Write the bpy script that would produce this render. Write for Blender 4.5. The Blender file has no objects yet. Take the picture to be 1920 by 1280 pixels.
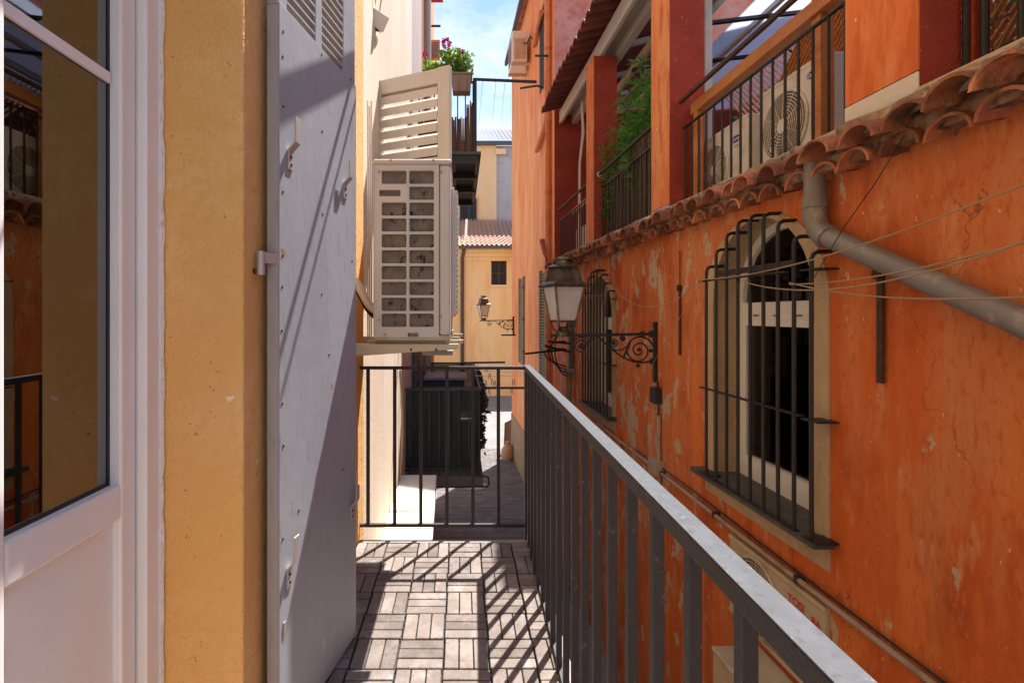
import bpy, bmesh, math, random
from mathutils import Vector, Matrix
random.seed(7)
rnd = random.uniform
SC = bpy.context.scene
COL = SC.collection

# ---------------------------------------------------------------- camera
F, VX, VY, CZ = 970.0, 865.0, 588.0, 1.12      # focal (px of a 1920 px frame), vanishing point, eye height
cd = bpy.data.cameras.new('camera'); cam = bpy.data.objects.new('camera', cd); COL.objects.link(cam)
cd.sensor_width = 36; cd.lens = 36 * F / 1920; cd.shift_x = (960 - VX) / 1920; cd.shift_y = -(640 - VY) / 1920
cd.clip_start = .02; cd.clip_end = 2000
cam.location = (0, 0, CZ); cam.rotation_euler = (math.pi / 2, 0, 0)
SC.camera = cam

# ---------------------------------------------------------------- sky, sun, exposure
SUN = Vector((.250, .435, .86)).normalized()     # towards the sun
EL = math.asin(SUN.z); AZ = math.atan2(SUN.x, SUN.y)
W = bpy.data.worlds.new('World'); SC.world = W; W.use_nodes = True
wt = W.node_tree; wt.nodes.clear()
sky = wt.nodes.new('ShaderNodeTexSky'); sky.sky_type = 'NISHITA'; sky.sun_disc = False
sky.sun_elevation = EL; sky.sun_rotation = AZ; sky.air_density = 1.0; sky.dust_density = .2; sky.ozone_density = 2.0
tc = wt.nodes.new('ShaderNodeTexCoord'); mp = wt.nodes.new('ShaderNodeMapping'); mp.inputs['Scale'].default_value = (1, 1, 2.2)
mp.inputs['Location'].default_value = (.35, .1, .27)
nz = wt.nodes.new('ShaderNodeTexNoise'); nz.inputs['Scale'].default_value = 2.3; nz.inputs['Detail'].default_value = 9; nz.inputs['Roughness'].default_value = .58
cr = wt.nodes.new('ShaderNodeValToRGB'); cr.color_ramp.elements[0].position = .50; cr.color_ramp.elements[1].position = .64
mx = wt.nodes.new('ShaderNodeMix'); mx.data_type = 'RGBA'; mx.inputs['B'].default_value = (4.4, 4.6, 4.9, 1)
bg = wt.nodes.new('ShaderNodeBackground'); bg.inputs['Strength'].default_value = .09
wo = wt.nodes.new('ShaderNodeOutputWorld')
L = wt.links.new
L(tc.outputs['Generated'], mp.inputs['Vector']); L(mp.outputs[0], nz.inputs['Vector']); L(nz.outputs['Fac'], cr.inputs[0])
L(cr.outputs[0], mx.inputs['Factor']); L(sky.outputs[0], mx.inputs['A']); L(mx.outputs['Result'], bg.inputs[0]); L(bg.outputs[0], wo.inputs[0])
sl = bpy.data.lights.new('sun', 'SUN'); sl.energy = 4.3; sl.angle = math.radians(.53); sl.color = (1, .96, .90)
so = bpy.data.objects.new('sun', sl); COL.objects.link(so); so.rotation_euler = SUN.to_track_quat('Z', 'Y').to_euler(); so.location = (3, 5, 12)
SC.view_settings.view_transform = 'Standard'; SC.view_settings.look = 'None'; SC.view_settings.gamma = 1
SC.view_settings.exposure = 1.5
SC.cycles.max_bounces = 10; SC.cycles.diffuse_bounces = 6; SC.cycles.sample_clamp_indirect = 6

# ---------------------------------------------------------------- pixel -> place
def P(px, py, d): return Vector(((px - VX) * d / F, d, CZ + (VY - py) * d / F))
B_ = .029; A_ = 1.9
def RT(u, v, z): return (A_ - B_ * u - v, u, z)                       # right facade: u along, v out of the wall
def ru(px, v=0): return (A_ - v) / ((px - VX) / F + B_)
def rz(py, u): return CZ + (VY - py) * u / F
def RW(px, py, v=0):
    u = ru(px, v); return (u, v, rz(py, u))

# ---------------------------------------------------------------- materials
def mat(name, col, rough=.7, metal=0, layers=(), bump=None, cracks=None, spec=.5, objrand=0, emit=None, sheen=None, trans=0):
    """layers: (scale, colour, lo, hi, (sx,sy,sz)[, detail]) noise patches mixed over the base"""
    m = bpy.data.materials.new(name); m.use_nodes = True
    nt = m.node_tree; n = nt.nodes; l = nt.links.new
    b = n['Principled BSDF']; b.inputs['Roughness'].default_value = rough; b.inputs['Metallic'].default_value = metal
    b.inputs['Specular IOR Level'].default_value = spec
    b.inputs['Base Color'].default_value = (*col, 1)
    if trans: b.inputs['Transmission Weight'].default_value = trans
    g = n.new('ShaderNodeNewGeometry'); cur = None
    for i, ly in enumerate(layers):
        sc, c2, lo, hi, st = ly[:5]; det = ly[5] if len(ly) > 5 else 5
        vm = n.new('ShaderNodeVectorMath'); vm.operation = 'MULTIPLY_ADD'; vm.inputs[1].default_value = st; vm.inputs[2].default_value = (i * 3.1, i * 1.7, i * 5.3)
        l(g.outputs['Position'], vm.inputs[0])
        t = n.new('ShaderNodeTexNoise'); t.inputs['Scale'].default_value = sc; t.inputs['Detail'].default_value = det; t.inputs['Roughness'].default_value = .62
        l(vm.outputs[0], t.inputs['Vector'])
        mr = n.new('ShaderNodeMapRange'); mr.inputs['From Min'].default_value = lo; mr.inputs['From Max'].default_value = hi
        fo = t.outputs['Fac']
        if len(ly) > 6:                                                  # wear grows along the facade
            sx = n.new('ShaderNodeSeparateXYZ'); l(g.outputs['Position'], sx.inputs[0]); m2 = n.new('ShaderNodeMapRange')
            for kk, vv in zip(('From Min', 'From Max', 'To Min', 'To Max'), ly[6]): m2.inputs[kk].default_value = vv
            l(sx.outputs['Y'], m2.inputs['Value']); ad = n.new('ShaderNodeMath'); l(fo, ad.inputs[0]); l(m2.outputs[0], ad.inputs[1]); fo = ad.outputs[0]
        l(fo, mr.inputs['Value'])
        mi = n.new('ShaderNodeMix'); mi.data_type = 'RGBA'
        if cur is None: mi.inputs['A'].default_value = (*col, 1)
        else: l(cur, mi.inputs['A'])
        mi.inputs['B'].default_value = (*c2, 1); l(mr.outputs[0], mi.inputs['Factor']); cur = mi.outputs['Result']
    if cracks:                                                            # hairline cracks: warped cell borders, broken up by noise
        sc, c2, wd = cracks
        wn = n.new('ShaderNodeTexNoise'); wn.inputs['Scale'].default_value = 3; wn.inputs['Detail'].default_value = 6; l(g.outputs['Position'], wn.inputs['Vector'])
        va = n.new('ShaderNodeVectorMath'); va.operation = 'MULTIPLY_ADD'; va.inputs[1].default_value = (.5, .5, .5); l(wn.outputs['Color'], va.inputs[0]); l(g.outputs['Position'], va.inputs[2])
        vo = n.new('ShaderNodeTexVoronoi'); vo.feature = 'DISTANCE_TO_EDGE'; vo.inputs['Scale'].default_value = sc; l(va.outputs[0], vo.inputs['Vector'])
        m1 = n.new('ShaderNodeMapRange'); m1.inputs['From Min'].default_value = 0; m1.inputs['From Max'].default_value = wd; m1.inputs['To Min'].default_value = 1; m1.inputs['To Max'].default_value = 0; l(vo.outputs['Distance'], m1.inputs['Value'])
        w2 = n.new('ShaderNodeTexNoise'); w2.inputs['Scale'].default_value = 1.7; l(g.outputs['Position'], w2.inputs['Vector'])
        m3 = n.new('ShaderNodeMapRange'); m3.inputs['From Min'].default_value = .5; m3.inputs['From Max'].default_value = .62; l(w2.outputs['Fac'], m3.inputs['Value'])
        mu = n.new('ShaderNodeMath'); mu.operation = 'MULTIPLY'; l(m1.outputs[0], mu.inputs[0]); l(m3.outputs[0], mu.inputs[1])
        mi = n.new('ShaderNodeMix'); mi.data_type = 'RGBA'; l(mu.outputs[0], mi.inputs['Factor']); l(cur, mi.inputs['A']); mi.inputs['B'].default_value = (*c2, 1); cur = mi.outputs['Result']
    if objrand:
        oi = n.new('ShaderNodeObjectInfo'); mr = n.new('ShaderNodeMapRange'); mr.inputs['To Min'].default_value = 1 - objrand; mr.inputs['To Max'].default_value = 1 + objrand
        l(oi.outputs['Random'], mr.inputs['Value']); hs = n.new('ShaderNodeHueSaturation'); l(mr.outputs[0], hs.inputs['Value'])
        if cur is None: hs.inputs['Color'].default_value = (*col, 1)
        else: l(cur, hs.inputs['Color'])
        cur = hs.outputs[0]
    if cur is not None: l(cur, b.inputs['Base Color'])
    if bump:
        prev = None
        for sc, stn in (bump if isinstance(bump, list) else [bump]):
            t = n.new('ShaderNodeTexNoise'); t.inputs['Scale'].default_value = sc; t.inputs['Detail'].default_value = 4
            l(g.outputs['Position'], t.inputs['Vector'])
            bp = n.new('ShaderNodeBump'); bp.inputs['Strength'].default_value = stn; bp.inputs['Distance'].default_value = .01
            l(t.outputs['Fac'], bp.inputs['Height'])
            if prev: l(prev, bp.inputs['Normal'])
            prev = bp.outputs[0]
        l(prev, b.inputs['Normal'])
    return m
I3 = (1, 1, 1); VS = (1, 1, .12)
Mt = {}
Mt['yellow'] = mat('ochre_stucco', (.72, .395, .125), .85, layers=[(2.6, (.76, .45, .17), .44, .6, I3, 7), (1.3, (.66, .34, .10), .5, .66, (1, 1, .5), 6), (34, (.70, .38, .118), .48, .66, I3, 7), (19, (.78, .68, .55), .69, .70, I3, 6), (60, (.40, .2, .07), .72, .74, I3, 2)], bump=[(120, .4), (30, .45), (8, .4)], cracks=(1.5, (.5, .26, .09), .003))
Mt['orange'] = mat('orange_stucco', (.60, .125, .018), .88, layers=[(1.3, (.55, .16, .045), .44, .60, (1, 1, .30), 7), (5, (.68, .185, .035), .50, .60, (1, 1, .13), 7), (3.2, (.42, .070, .012), .52, .64, (1, 1, .35), 8), (2.3, (.60, .225, .085), .50, .66, (1, 1, .24), 9), (9, (.64, .26, .105), .56, .66, (1, 1, .28), 9), (38, (.52, .105, .018), .52, .70, (1, 1, .4), 7), (30, (.70, .48, .30), .695, .71, (1, 1, .5), 4), (6.2, (.50, .37, .25), .58, .592, (1, 1, .6), 10, (3.3, 4.6, -.075, .02))], bump=[(120, .35), (22, .5), (5, .5)], cracks=(.8, (.24, .07, .025), .0028))
Mt['orange_tall'] = mat('pale_orange_stucco', (.72, .255, .075), .88, layers=[(.9, (.80, .40, .17), .42, .6, (1, 1, .3), 7), (3, (.66, .21, .06), .48, .68, (1, 1, .22), 7), (2.2, (.80, .46, .24), .56, .7, (1, 1, .2), 7)], bump=[(40, .2)])
Mt['pillar_orange'] = mat('pillar_orange_stucco', (.72, .19, .045), .85, layers=[(3, (.76, .30, .11), .46, .60, (1, 1, .3), 8), (9, (.60, .13, .025), .5, .62, (1, 1, .25), 8), (16, (.78, .56, .38), .675, .69, (1, 1, .6), 7)], bump=[(90, .4), (14, .4)])
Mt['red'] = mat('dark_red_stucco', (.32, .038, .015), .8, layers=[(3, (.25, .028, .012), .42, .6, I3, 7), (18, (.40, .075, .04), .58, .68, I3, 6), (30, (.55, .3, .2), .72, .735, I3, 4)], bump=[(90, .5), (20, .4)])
Mt['pink'] = mat('pink_shade_tone', (.56, .20, .15), .9, layers=[(1.3, (.62, .30, .26), .4, .65, I3), (7, (.44, .14, .10), .5, .72, I3)], bump=[(40, .3)])  # pinkish tone of the shaded side wall put into the colour
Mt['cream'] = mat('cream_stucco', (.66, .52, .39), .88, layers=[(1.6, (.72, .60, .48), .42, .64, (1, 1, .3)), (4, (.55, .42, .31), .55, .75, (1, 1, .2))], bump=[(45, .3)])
Mt['mauve'] = mat('mauve_shade_tone', (.42, .33, .32), .9, layers=[(2, (.34, .26, .26), .4, .7, (1, 1, .3))], bump=[(40, .3)])  # purple-grey of a shaded wall put into the colour
Mt['far_orange'] = mat('far_orange_stucco', (.72, .34, .12), .9, layers=[(1, (.62, .26, .08), .4, .7, (1, 1, .3))])
Mt['far_yellow'] = mat('far_yellow_stucco', (.78, .50, .21), .9, layers=[(.35, (.82, .58, .30), .42, .62, (1, 1, .35)), (.9, (.70, .36, .10), .5, .7, (1, 1, .2)), (3, (.84, .62, .36), .62, .76, I3)])
Mt['far_peach'] = mat('far_peach_stucco', (.80, .60, .36), .9, layers=[(.4, (.80, .52, .26), .45, .65, (1, 1, .4))])
Mt['far_grey'] = mat('far_grey_render', (.42, .41, .42), .9, layers=[(.7, (.50, .48, .48), .4, .65, (1, 1, .3)), (2, (.32, .31, .33), .55, .72, I3)])
Mt['tilered'] = mat('terracotta', (.40, .135, .062), .85, layers=[(3, (.48, .20, .10), .5, .6, I3, 6), (35, (.42, .38, .28), .64, .68, I3, 5), (9, (.25, .085, .05), .42, .6, I3, 7), (22, (.46, .29, .18), .60, .70, I3, 6), (6, (.07, .05, .035), .53, .66, I3, 8)], bump=[(90, .5), (25, .4)], objrand=.5)
Mt['tilefar'] = mat('pale_terracotta', (.62, .34, .25), .85, layers=[(3, (.70, .46, .36), .4, .6, I3), (9, (.42, .2, .14), .55, .7, I3)])
Mt['tilebrown'] = mat('brown_roof_tile', (.42, .31, .25), .85, layers=[(3, (.30, .2, .16), .4, .6, I3)])
Mt['tiledark'] = mat('maroon_roof_tile', (.20, .045, .035), .7, layers=[(6, (.12, .03, .03), .4, .7, I3)], objrand=.25)
Mt['mortar'] = mat('old_mortar', (.33, .26, .18), .95, layers=[(9, (.52, .43, .30), .4, .62, I3), (12, (.09, .07, .055), .53, .64, I3, 8)], bump=[(30, .8)])
Mt['tilemortar'] = mat('dirty_red_mortar', (.20, .11, .065), .95, layers=[(9, (.30, .20, .13), .46, .62, I3, 7), (13, (.06, .045, .035), .52, .63, I3, 8)], bump=[(30, .8)])
Mt['surround'] = mat('cream_render', (.50, .38, .24), .9, layers=[(5, (.42, .30, .17), .42, .66, (1, 1, .4)), (20, (.56, .46, .33), .58, .7, I3), (4, (.2, .15, .1), .64, .78, I3)], bump=[(45, .5)])
Mt['slate'] = mat('slate_sill', (.075, .068, .062), .65, layers=[(12, (.13, .115, .10), .5, .7, I3)], bump=[(40, .3)])
Mt['iron'] = mat('black_iron', (.022, .021, .022), .5, .3, layers=[(60, (.06, .045, .035), .6, .72, I3)], bump=[(120, .2)])
Mt['rustiron'] = mat('rusty_iron', (.05, .03, .022), .75, .2, layers=[(40, (.12, .05, .02), .5, .7, I3)], bump=[(100, .3)])
Mt['rail'] = mat('brown_painted_steel', (.026, .020, .021), .55, .0, layers=[(45, (.10, .08, .075), .62, .72, I3), (160, (.3, .26, .22), .73, .76, I3, 2)], bump=[(180, .18)])
Mt['railtop'] = mat('lit_grey_steel', (.078, .083, .095), .62, 0, layers=[(40, (.092, .098, .11), .45, .6, I3, 6), (90, (.062, .064, .07), .56, .66, I3), (130, (.22, .21, .2), .68, .72, I3, 2)], bump=[(60, .04)], spec=.18)  # blue-grey sky light put into the colour, specks are real
Mt['shutter'] = mat('grey_painted_sheet', (.272, .279, .305), .5, layers=[(2.2, (.305, .312, .338), .44, .58, (1, 1, .5), 7), (60, (.245, .25, .275), .56, .66, (1, 1, .15)), (13, (.40, .40, .41), .665, .70, (1, 1, .4), 8), (8, (.24, .15, .085), .685, .715, I3, 10), (70, (.2, .13, .08), .73, .75, I3, 3)], bump=[(30, .08), (4, .10)])
Mt['shutteredge'] = mat('grey_painted_wood', (.33, .315, .30), .55, layers=[(40, (.28, .265, .25), .5, .7, (1, 1, .2)), (30, (.40, .33, .2), .74, .77, I3)], bump=[(60, .1)])
Mt['bracket'] = mat('galvanised_bracket', (.44, .40, .38), .45, .4, layers=[(50, (.33, .25, .2), .62, .74, I3)])
Mt['pvc'] = mat('white_door_plastic', (.76, .74, .73), .3, layers=[(3, (.72, .70, .69), .45, .7, I3)])
Mt['pvcwin'] = mat('white_window_plastic', (.80, .78, .74), .35, layers=[(12, (.66, .61, .54), .6, .7, I3, 7)])
Mt['caulk'] = mat('white_sealant', (.72, .68, .64), .8, layers=[(30, (.6, .45, .3), .6, .72, I3)], bump=[(60, 1.0)])
Mt['acbeige'] = mat('beige_unit_enamel', (.58, .53, .45), .45, layers=[(2.5, (.52, .46, .37), .45, .7, I3), (30, (.42, .36, .28), .66, .78, I3)], bump=[(40, .04)])
Mt['acold'] = mat('aged_unit_enamel', (.50, .42, .29), .5, layers=[(5, (.38, .30, .19), .45, .7, I3), (30, (.24, .18, .12), .64, .76, I3)])
Mt['acwhite'] = mat('white_unit_enamel', (.72, .69, .63), .45, layers=[(5, (.52, .47, .39), .5, .75, I3)])
Mt['fins'] = mat('dirty_fins', (.20, .165, .13), .9, layers=[(14, (.145, .12, .095), .45, .6, I3), (26, (.022, .02, .018), .56, .63, (1, 1, .5), 9)], bump=[(70, .6)])
Mt['fan'] = mat('dark_fan_recess', (.16, .135, .10), .8)
Mt['shutcream'] = mat('cream_painted_wood', (.60, .54, .44), .6, layers=[(7, (.54, .47, .37), .45, .7, (1, 1, .3)), (40, (.35, .28, .2), .72, .77, I3)], bump=[(50, .15)])
Mt['woodbeam'] = mat('cream_timber', (.60, .50, .33), .65, layers=[(5, (.54, .42, .25), .45, .65, (.3, 1, 3)), (22, (.30, .18, .1), .7, .76, I3)])
Mt['wood'] = mat('orange_varnished_wood', (.50, .20, .05), .5, layers=[(8, (.38, .13, .03), .42, .66, (6, .6, 3)), (3, (.56, .25, .08), .5, .7, I3)], bump=[(40, .1)])
Mt['deck'] = mat('weathered_deck_wood', (.178, .146, .128), .78, layers=[(9, (.235, .198, .178), .42, .6, I3, 6), (42, (.17, .125, .105), .52, .68, I3), (7, (.285, .265, .25), .58, .70, I3, 6), (5.2, (.66, .62, .55), .715, .735, I3, 9)], bump=[(90, .35)], objrand=.24, spec=.2)
Mt['black'] = mat('black_plastic', (.018, .018, .02), .6)
Mt['slab'] = mat('grey_concrete', (.36, .33, .30), .9, layers=[(6, (.28, .26, .24), .4, .65, I3)], bump=[(40, .4)])
Mt['whiteledge'] = mat('whitewashed_render', (.72, .68, .61), .9, layers=[(3, (.60, .55, .48), .5, .7, I3), (9, (.22, .2, .18), .66, .76, I3)], bump=[(30, .4)])
Mt['paver'] = mat('stone_paver', (.15, .132, .125), .75, layers=[(3, (.11, .095, .092), .4, .65, I3), (20, (.20, .17, .155), .55, .72, I3)], bump=[(40, .3)], objrand=.14)
Mt['ground'] = mat('street_paving', (.19, .185, .18), .85, layers=[(.8, (.235, .23, .225), .4, .65, I3), (6, (.15, .145, .14), .55, .72, I3)], bump=[(25, .3)])
Mt['base'] = mat('brown_wall_base', (.34, .23, .12), .9, layers=[(3, (.26, .17, .09), .4, .65, I3)], bump=[(30, .4)])
Mt['zinc'] = mat('grey_zinc_pipe', (.23, .22, .215), .5, .3, layers=[(4, (.20, .18, .16), .42, .66, I3), (16, (.36, .33, .30), .55, .72, (1, 1, .6)), (9, (.28, .14, .07), .68, .76, I3)], bump=[(50, .08)])
Mt['terrapipe'] = mat('terracotta_painted_pipe', (.62, .24, .09), .6, layers=[(8, (.5, .17, .06), .45, .65, I3), (20, (.66, .45, .3), .62, .74, I3)])
Mt['beigepipe'] = mat('beige_pipe', (.50, .40, .27), .55, layers=[(6, (.42, .32, .2), .45, .65, I3)])
Mt['conduit'] = mat('grey_beige_conduit', (.36, .29, .23), .6, layers=[(8, (.26, .18, .13), .5, .68, I3)])
Mt['cable'] = mat('tan_cable', (.36, .26, .15), .7)
Mt['cablewhite'] = mat('white_cable', (.66, .62, .56), .6)
Mt['lampmetal'] = mat('weathered_lantern_metal', (.10, .085, .065), .42, .7, layers=[(18, (.22, .18, .11), .45, .65, (1, 1, .5)), (40, (.05, .045, .04), .55, .7, I3)])
Mt['opal'] = mat('opal_lantern_glass', (.76, .74, .72), .25, layers=[(9, (.68, .65, .61), .4, .7, I3)], trans=.25)
Mt['boxplastic'] = mat('yellowed_white_plastic', (.62, .57, .48), .5)
Mt['reed'] = mat('reed_brown', (.15, .07, .035), .75, layers=[(20, (.23, .12, .065), .45, .65, (3, 3, .3))], objrand=.4)
Mt['reeddark'] = mat('dark_reed', (.095, .062, .036), .8, layers=[(12, (.17, .115, .07), .5, .68, (2, 2, .3)), (30, (.05, .03, .02), .55, .7, I3)], objrand=.4)
Mt['bamboo'] = mat('split_bamboo', (.30, .17, .07), .6, layers=[(25, (.21, .11, .04), .45, .7, I3)], objrand=.2)
Mt['greendark'] = mat('dark_green_mesh', (.008, .026, .026), .75)
Mt['navy'] = mat('navy_painted_wood', (.045, .055, .10), .6)
Mt['plastergrey'] = mat('fresh_grey_plaster', (.46, .43, .37), .95, bump=[(40, .5)])
Mt['mesh'] = mat('white_glass_fibre_mesh', (.66, .63, .57), .9, bump=[(30, .3)])
Mt['magenta'] = mat('magenta_petals', (.50, .03, .28), .6)
Mt['pinkp'] = mat('pink_petals', (.72, .06, .25), .6)
Mt['planter'] = mat('brown_plastic_planter', (.26, .16, .11), .6)
Mt['soffit'] = mat('white_painted_timber', (.58, .54, .50), .7, layers=[(6, (.48, .44, .40), .45, .68, (1, .2, 1))])
Mt['redprint'] = mat('red_print', (.55, .02, .03), .5)
Mt['blueprint'] = mat('blue_print', (.02, .035, .30), .4)
Mt['whiteprint'] = mat('white_print', (.8, .8, .8), .5)
Mt['blackprint'] = mat('black_print', (.03, .03, .03), .5)
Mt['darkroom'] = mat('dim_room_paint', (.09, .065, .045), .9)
Mt['reflection_sheet'] = mat('grey_green_reflection', (.30, .30, .24), .9, layers=[(8, (.22, .22, .18), .45, .6, (1, 3, .1))])
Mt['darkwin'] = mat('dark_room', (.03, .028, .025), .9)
Mt['pegs'] = mat('clothes_peg_plastic', (.05, .03, .05), .6, objrand=.5)
Mt['greyboard'] = mat('grey_board', (.10, .09, .085), .8)
Mt['cardboard'] = mat('cardboard', (.42, .28, .16), .9)
def leafmat(name, c1, c2, tr=.25):
    m = mat(name, c1, .55, layers=[(12, c2, .42, .62, I3)], objrand=.1)
    nt = m.node_tree; b = nt.nodes['Principled BSDF']; o = nt.nodes['Material Output']
    t = nt.nodes.new('ShaderNodeBsdfTranslucent'); t.inputs[0].default_value = (c2[0] * 1.3, c2[1] * 1.4, c2[2], 1)
    ms = nt.nodes.new('ShaderNodeMixShader'); ms.inputs[0].default_value = tr
    nt.links.new(b.outputs[0], ms.inputs[1]); nt.links.new(t.outputs[0], ms.inputs[2]); nt.links.new(ms.outputs[0], o.inputs[0])
    return m
Mt['leaf'] = leafmat('geranium_leaf', (.10, .20, .025), (.24, .34, .05))
Mt['leafb'] = leafmat('bamboo_leaf', (.05, .17, .025), (.13, .33, .05), .35)
Mt['leafd'] = leafmat('dark_leaf', (.022, .045, .016), (.05, .085, .028), .15)
Mt['leafi'] = leafmat('ivy_leaf', (.045, .075, .022), (.085, .12, .035), .12)
def glassmat(name, ior=1.5, tint=(.9, .9, .9)):
    m = bpy.data.materials.new(name); m.use_nodes = True; nt = m.node_tree; n = nt.nodes; n.clear(); l = nt.links.new
    o = n.new('ShaderNodeOutputMaterial'); f = n.new('ShaderNodeFresnel'); f.inputs[0].default_value = ior
    t = n.new('ShaderNodeBsdfTransparent'); t.inputs[0].default_value = (*tint, 1); g = n.new('ShaderNodeBsdfGlossy'); g.inputs['Roughness'].default_value = .01
    ms = n.new('ShaderNodeMixShader'); l(f.outputs[0], ms.inputs[0]); l(t.outputs[0], ms.inputs[1]); l(g.outputs[0], ms.inputs[2]); l(ms.outputs[0], o.inputs[0])
    return m
Mt['glass'] = glassmat('door_glass', 3.0, (.75, .74, .72))
Mt['winglass'] = glassmat('window_glass', 1.5, (.55, .55, .53))
def polymat():
    m = bpy.data.materials.new('polycarbonate_sheet'); m.use_nodes = True; nt = m.node_tree; n = nt.nodes; n.clear(); l = nt.links.new
    o = n.new('ShaderNodeOutputMaterial'); d = n.new('ShaderNodeBsdfDiffuse'); d.inputs[0].default_value = (.62, .66, .76, 1)
    t = n.new('ShaderNodeBsdfTranslucent'); t.inputs[0].default_value = (.74, .78, .90, 1)
    ms = n.new('ShaderNodeMixShader'); ms.inputs[0].default_value = .72
    l(d.outputs[0], ms.inputs[1]); l(t.outputs[0], ms.inputs[2]); l(ms.outputs[0], o.inputs[0]); return m
Mt['poly'] = polymat()
def meshmat():
    m = bpy.data.materials.new('shade_net'); m.use_nodes = True; nt = m.node_tree; n = nt.nodes; l = nt.links.new
    b = n['Principled BSDF']; b.inputs['Base Color'].default_value = (.003, .011, .013, 1); b.inputs['Roughness'].default_value = .7
    t = n.new('ShaderNodeBsdfTransparent'); ms = n.new('ShaderNodeMixShader'); ms.inputs[0].default_value = .88
    l(t.outputs[0], ms.inputs[1]); l(b.outputs[0], ms.inputs[2]); l(ms.outputs[0], n['Material Output'].inputs[0]); return m
Mt['net'] = meshmat()

# ---------------------------------------------------------------- mesh building
ORG = {}
class MB:
    def __init__(s, tf=None): s.v = []; s.f = []; s.tf = tf
    def add(s, pts, faces):
        o = len(s.v); s.v += [tuple(p) for p in pts]; s.f += [tuple(i + o for i in f) for f in faces]; return s
    def box(s, x0, x1, y0, y1, z0, z1):
        return s.hexa([(x0, y0, z0), (x1, y0, z0), (x1, y1, z0), (x0, y1, z0), (x0, y0, z1), (x1, y0, z1), (x1, y1, z1), (x0, y1, z1)])
    def hexa(s, p):
        return s.add(p, [(0, 3, 2, 1), (4, 5, 6, 7), (0, 1, 5, 4), (1, 2, 6, 5), (2, 3, 7, 6), (3, 0, 4, 7)])
    def bar(s, a, b, w, h, up=(0, 0, 1)):
        a = Vector(a); b = Vector(b); t = (b - a).normalized(); up = Vector(up)
        if abs(t.dot(up)) > .98: up = Vector((0, 1, 0))
        sd = t.cross(up).normalized(); u2 = sd.cross(t).normalized(); sd *= w / 2; u2 *= h / 2
        return s.hexa([a - sd - u2, a + sd - u2, b + sd - u2, b - sd - u2, a - sd + u2, a + sd + u2, b + sd + u2, b - sd + u2])
    def tube(s, pts, r, n=8, caps=True, closed=False):
        pts = [Vector(p) for p in pts]; N = len(pts); rs = r if isinstance(r, (list, tuple)) else [r] * N
        ring = []; nrm = None
        for i, p in enumerate(pts):
            if closed: t = (pts[(i + 1) % N] - pts[i - 1])
            else: t = pts[min(i + 1, N - 1)] - pts[max(i - 1, 0)]
            t = t.normalized()
            if nrm is None:
                nrm = Vector((0, 0, 1)) if abs(t.z) < .9 else Vector((1, 0, 0))
            nrm = (nrm - t * nrm.dot(t)).normalized(); bn = t.cross(nrm)
            ring.append([p + (nrm * math.cos(a) + bn * math.sin(a)) * rs[i] for a in [2 * math.pi * k / n for k in range(n)]])
        vs = [q for rr in ring for q in rr]; fs = []
        for i in range(N if closed else N - 1):
            j = (i + 1) % N
            for k in range(n): fs.append((i * n + k, i * n + (k + 1) % n, j * n + (k + 1) % n, j * n + k))
        if caps and not closed: fs += [tuple(range(n))[::-1], tuple((N - 1) * n + k for k in range(n))]
        return s.add(vs, fs)
    def lathe(s, prof, c, n=16, rot=0, sx=1, sy=1):
        vs = []; fs = []
        for r, z in prof:
            for k in range(n):
                a = rot + 2 * math.pi * k / n; vs.append((c[0] + r * math.cos(a) * sx, c[1] + r * math.sin(a) * sy, c[2] + z))
        for i in range(len(prof) - 1):
            for k in range(n): fs.append((i * n + k, i * n + (k + 1) % n, (i + 1) * n + (k + 1) % n, (i + 1) * n + k))
        fs += [tuple(range(n))[::-1], tuple((len(prof) - 1) * n + k for k in range(n))]
        return s.add(vs, fs)
    def prism(s, poly, fn, a, b):
        """poly 2-D, fn(p, q, t) -> point, extruded from t=a to t=b"""
        n = len(poly); vs = [fn(p, q, a) for p, q in poly] + [fn(p, q, b) for p, q in poly]
        return s.add(vs, [tuple(range(n))[::-1], tuple(range(n, 2 * n))] + [(i, (i + 1) % n, n + (i + 1) % n, n + i) for i in range(n)])
    def build(s, name, m, parent=None, smooth=False, bevel=0, org=None, flip=False, seg=2):
        vs = [Vector(s.tf(*p)) if s.tf else Vector(p) for p in s.v]
        if parent is not None: o3 = ORG[parent.name]
        elif org is not None: o3 = Vector(org)
        else:
            lo = [min(p[i] for p in vs) for i in range(3)]; hi = [max(p[i] for p in vs) for i in range(3)]
            o3 = Vector(((lo[0] + hi[0]) / 2, (lo[1] + hi[1]) / 2, lo[2]))
        me = bpy.data.meshes.new(name); me.from_pydata([p - o3 for p in vs], [], s.f)
        bm = bmesh.new(); bm.from_mesh(me); bmesh.ops.recalc_face_normals(bm, faces=bm.faces); bm.to_mesh(me); bm.free()
        me.materials.append(Mt[m] if isinstance(m, str) else m)
        if smooth:
            for p in me.polygons: p.use_smooth = True
            try: me.set_sharp_from_angle(angle=math.radians(40))
            except Exception: pass
        ob = bpy.data.objects.new(name, me); COL.objects.link(ob)
        if parent is not None: ob.parent = parent
        else: ob.location = o3
        ORG[ob.name] = o3
        if bevel:
            md = ob.modifiers.new('bevel', 'BEVEL'); md.width = bevel; md.segments = seg; md.limit_method = 'ANGLE'; md.angle_limit = math.radians(50)
        return ob
def tag(o, label, cat, group=None):
    o['label'] = label; o['category'] = cat
    if group: o['group'] = group
    return o
def structure(o): o['kind'] = 'structure'; return o
def stuff(o): o['kind'] = 'stuff'; return o
def thing(name, label, cat, loc, group=None):
    o = bpy.data.objects.new(name, None); COL.objects.link(o); o.location = loc; o.empty_display_size = .1
    ORG[o.name] = Vector(loc); return tag(o, label, cat, group)
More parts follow.
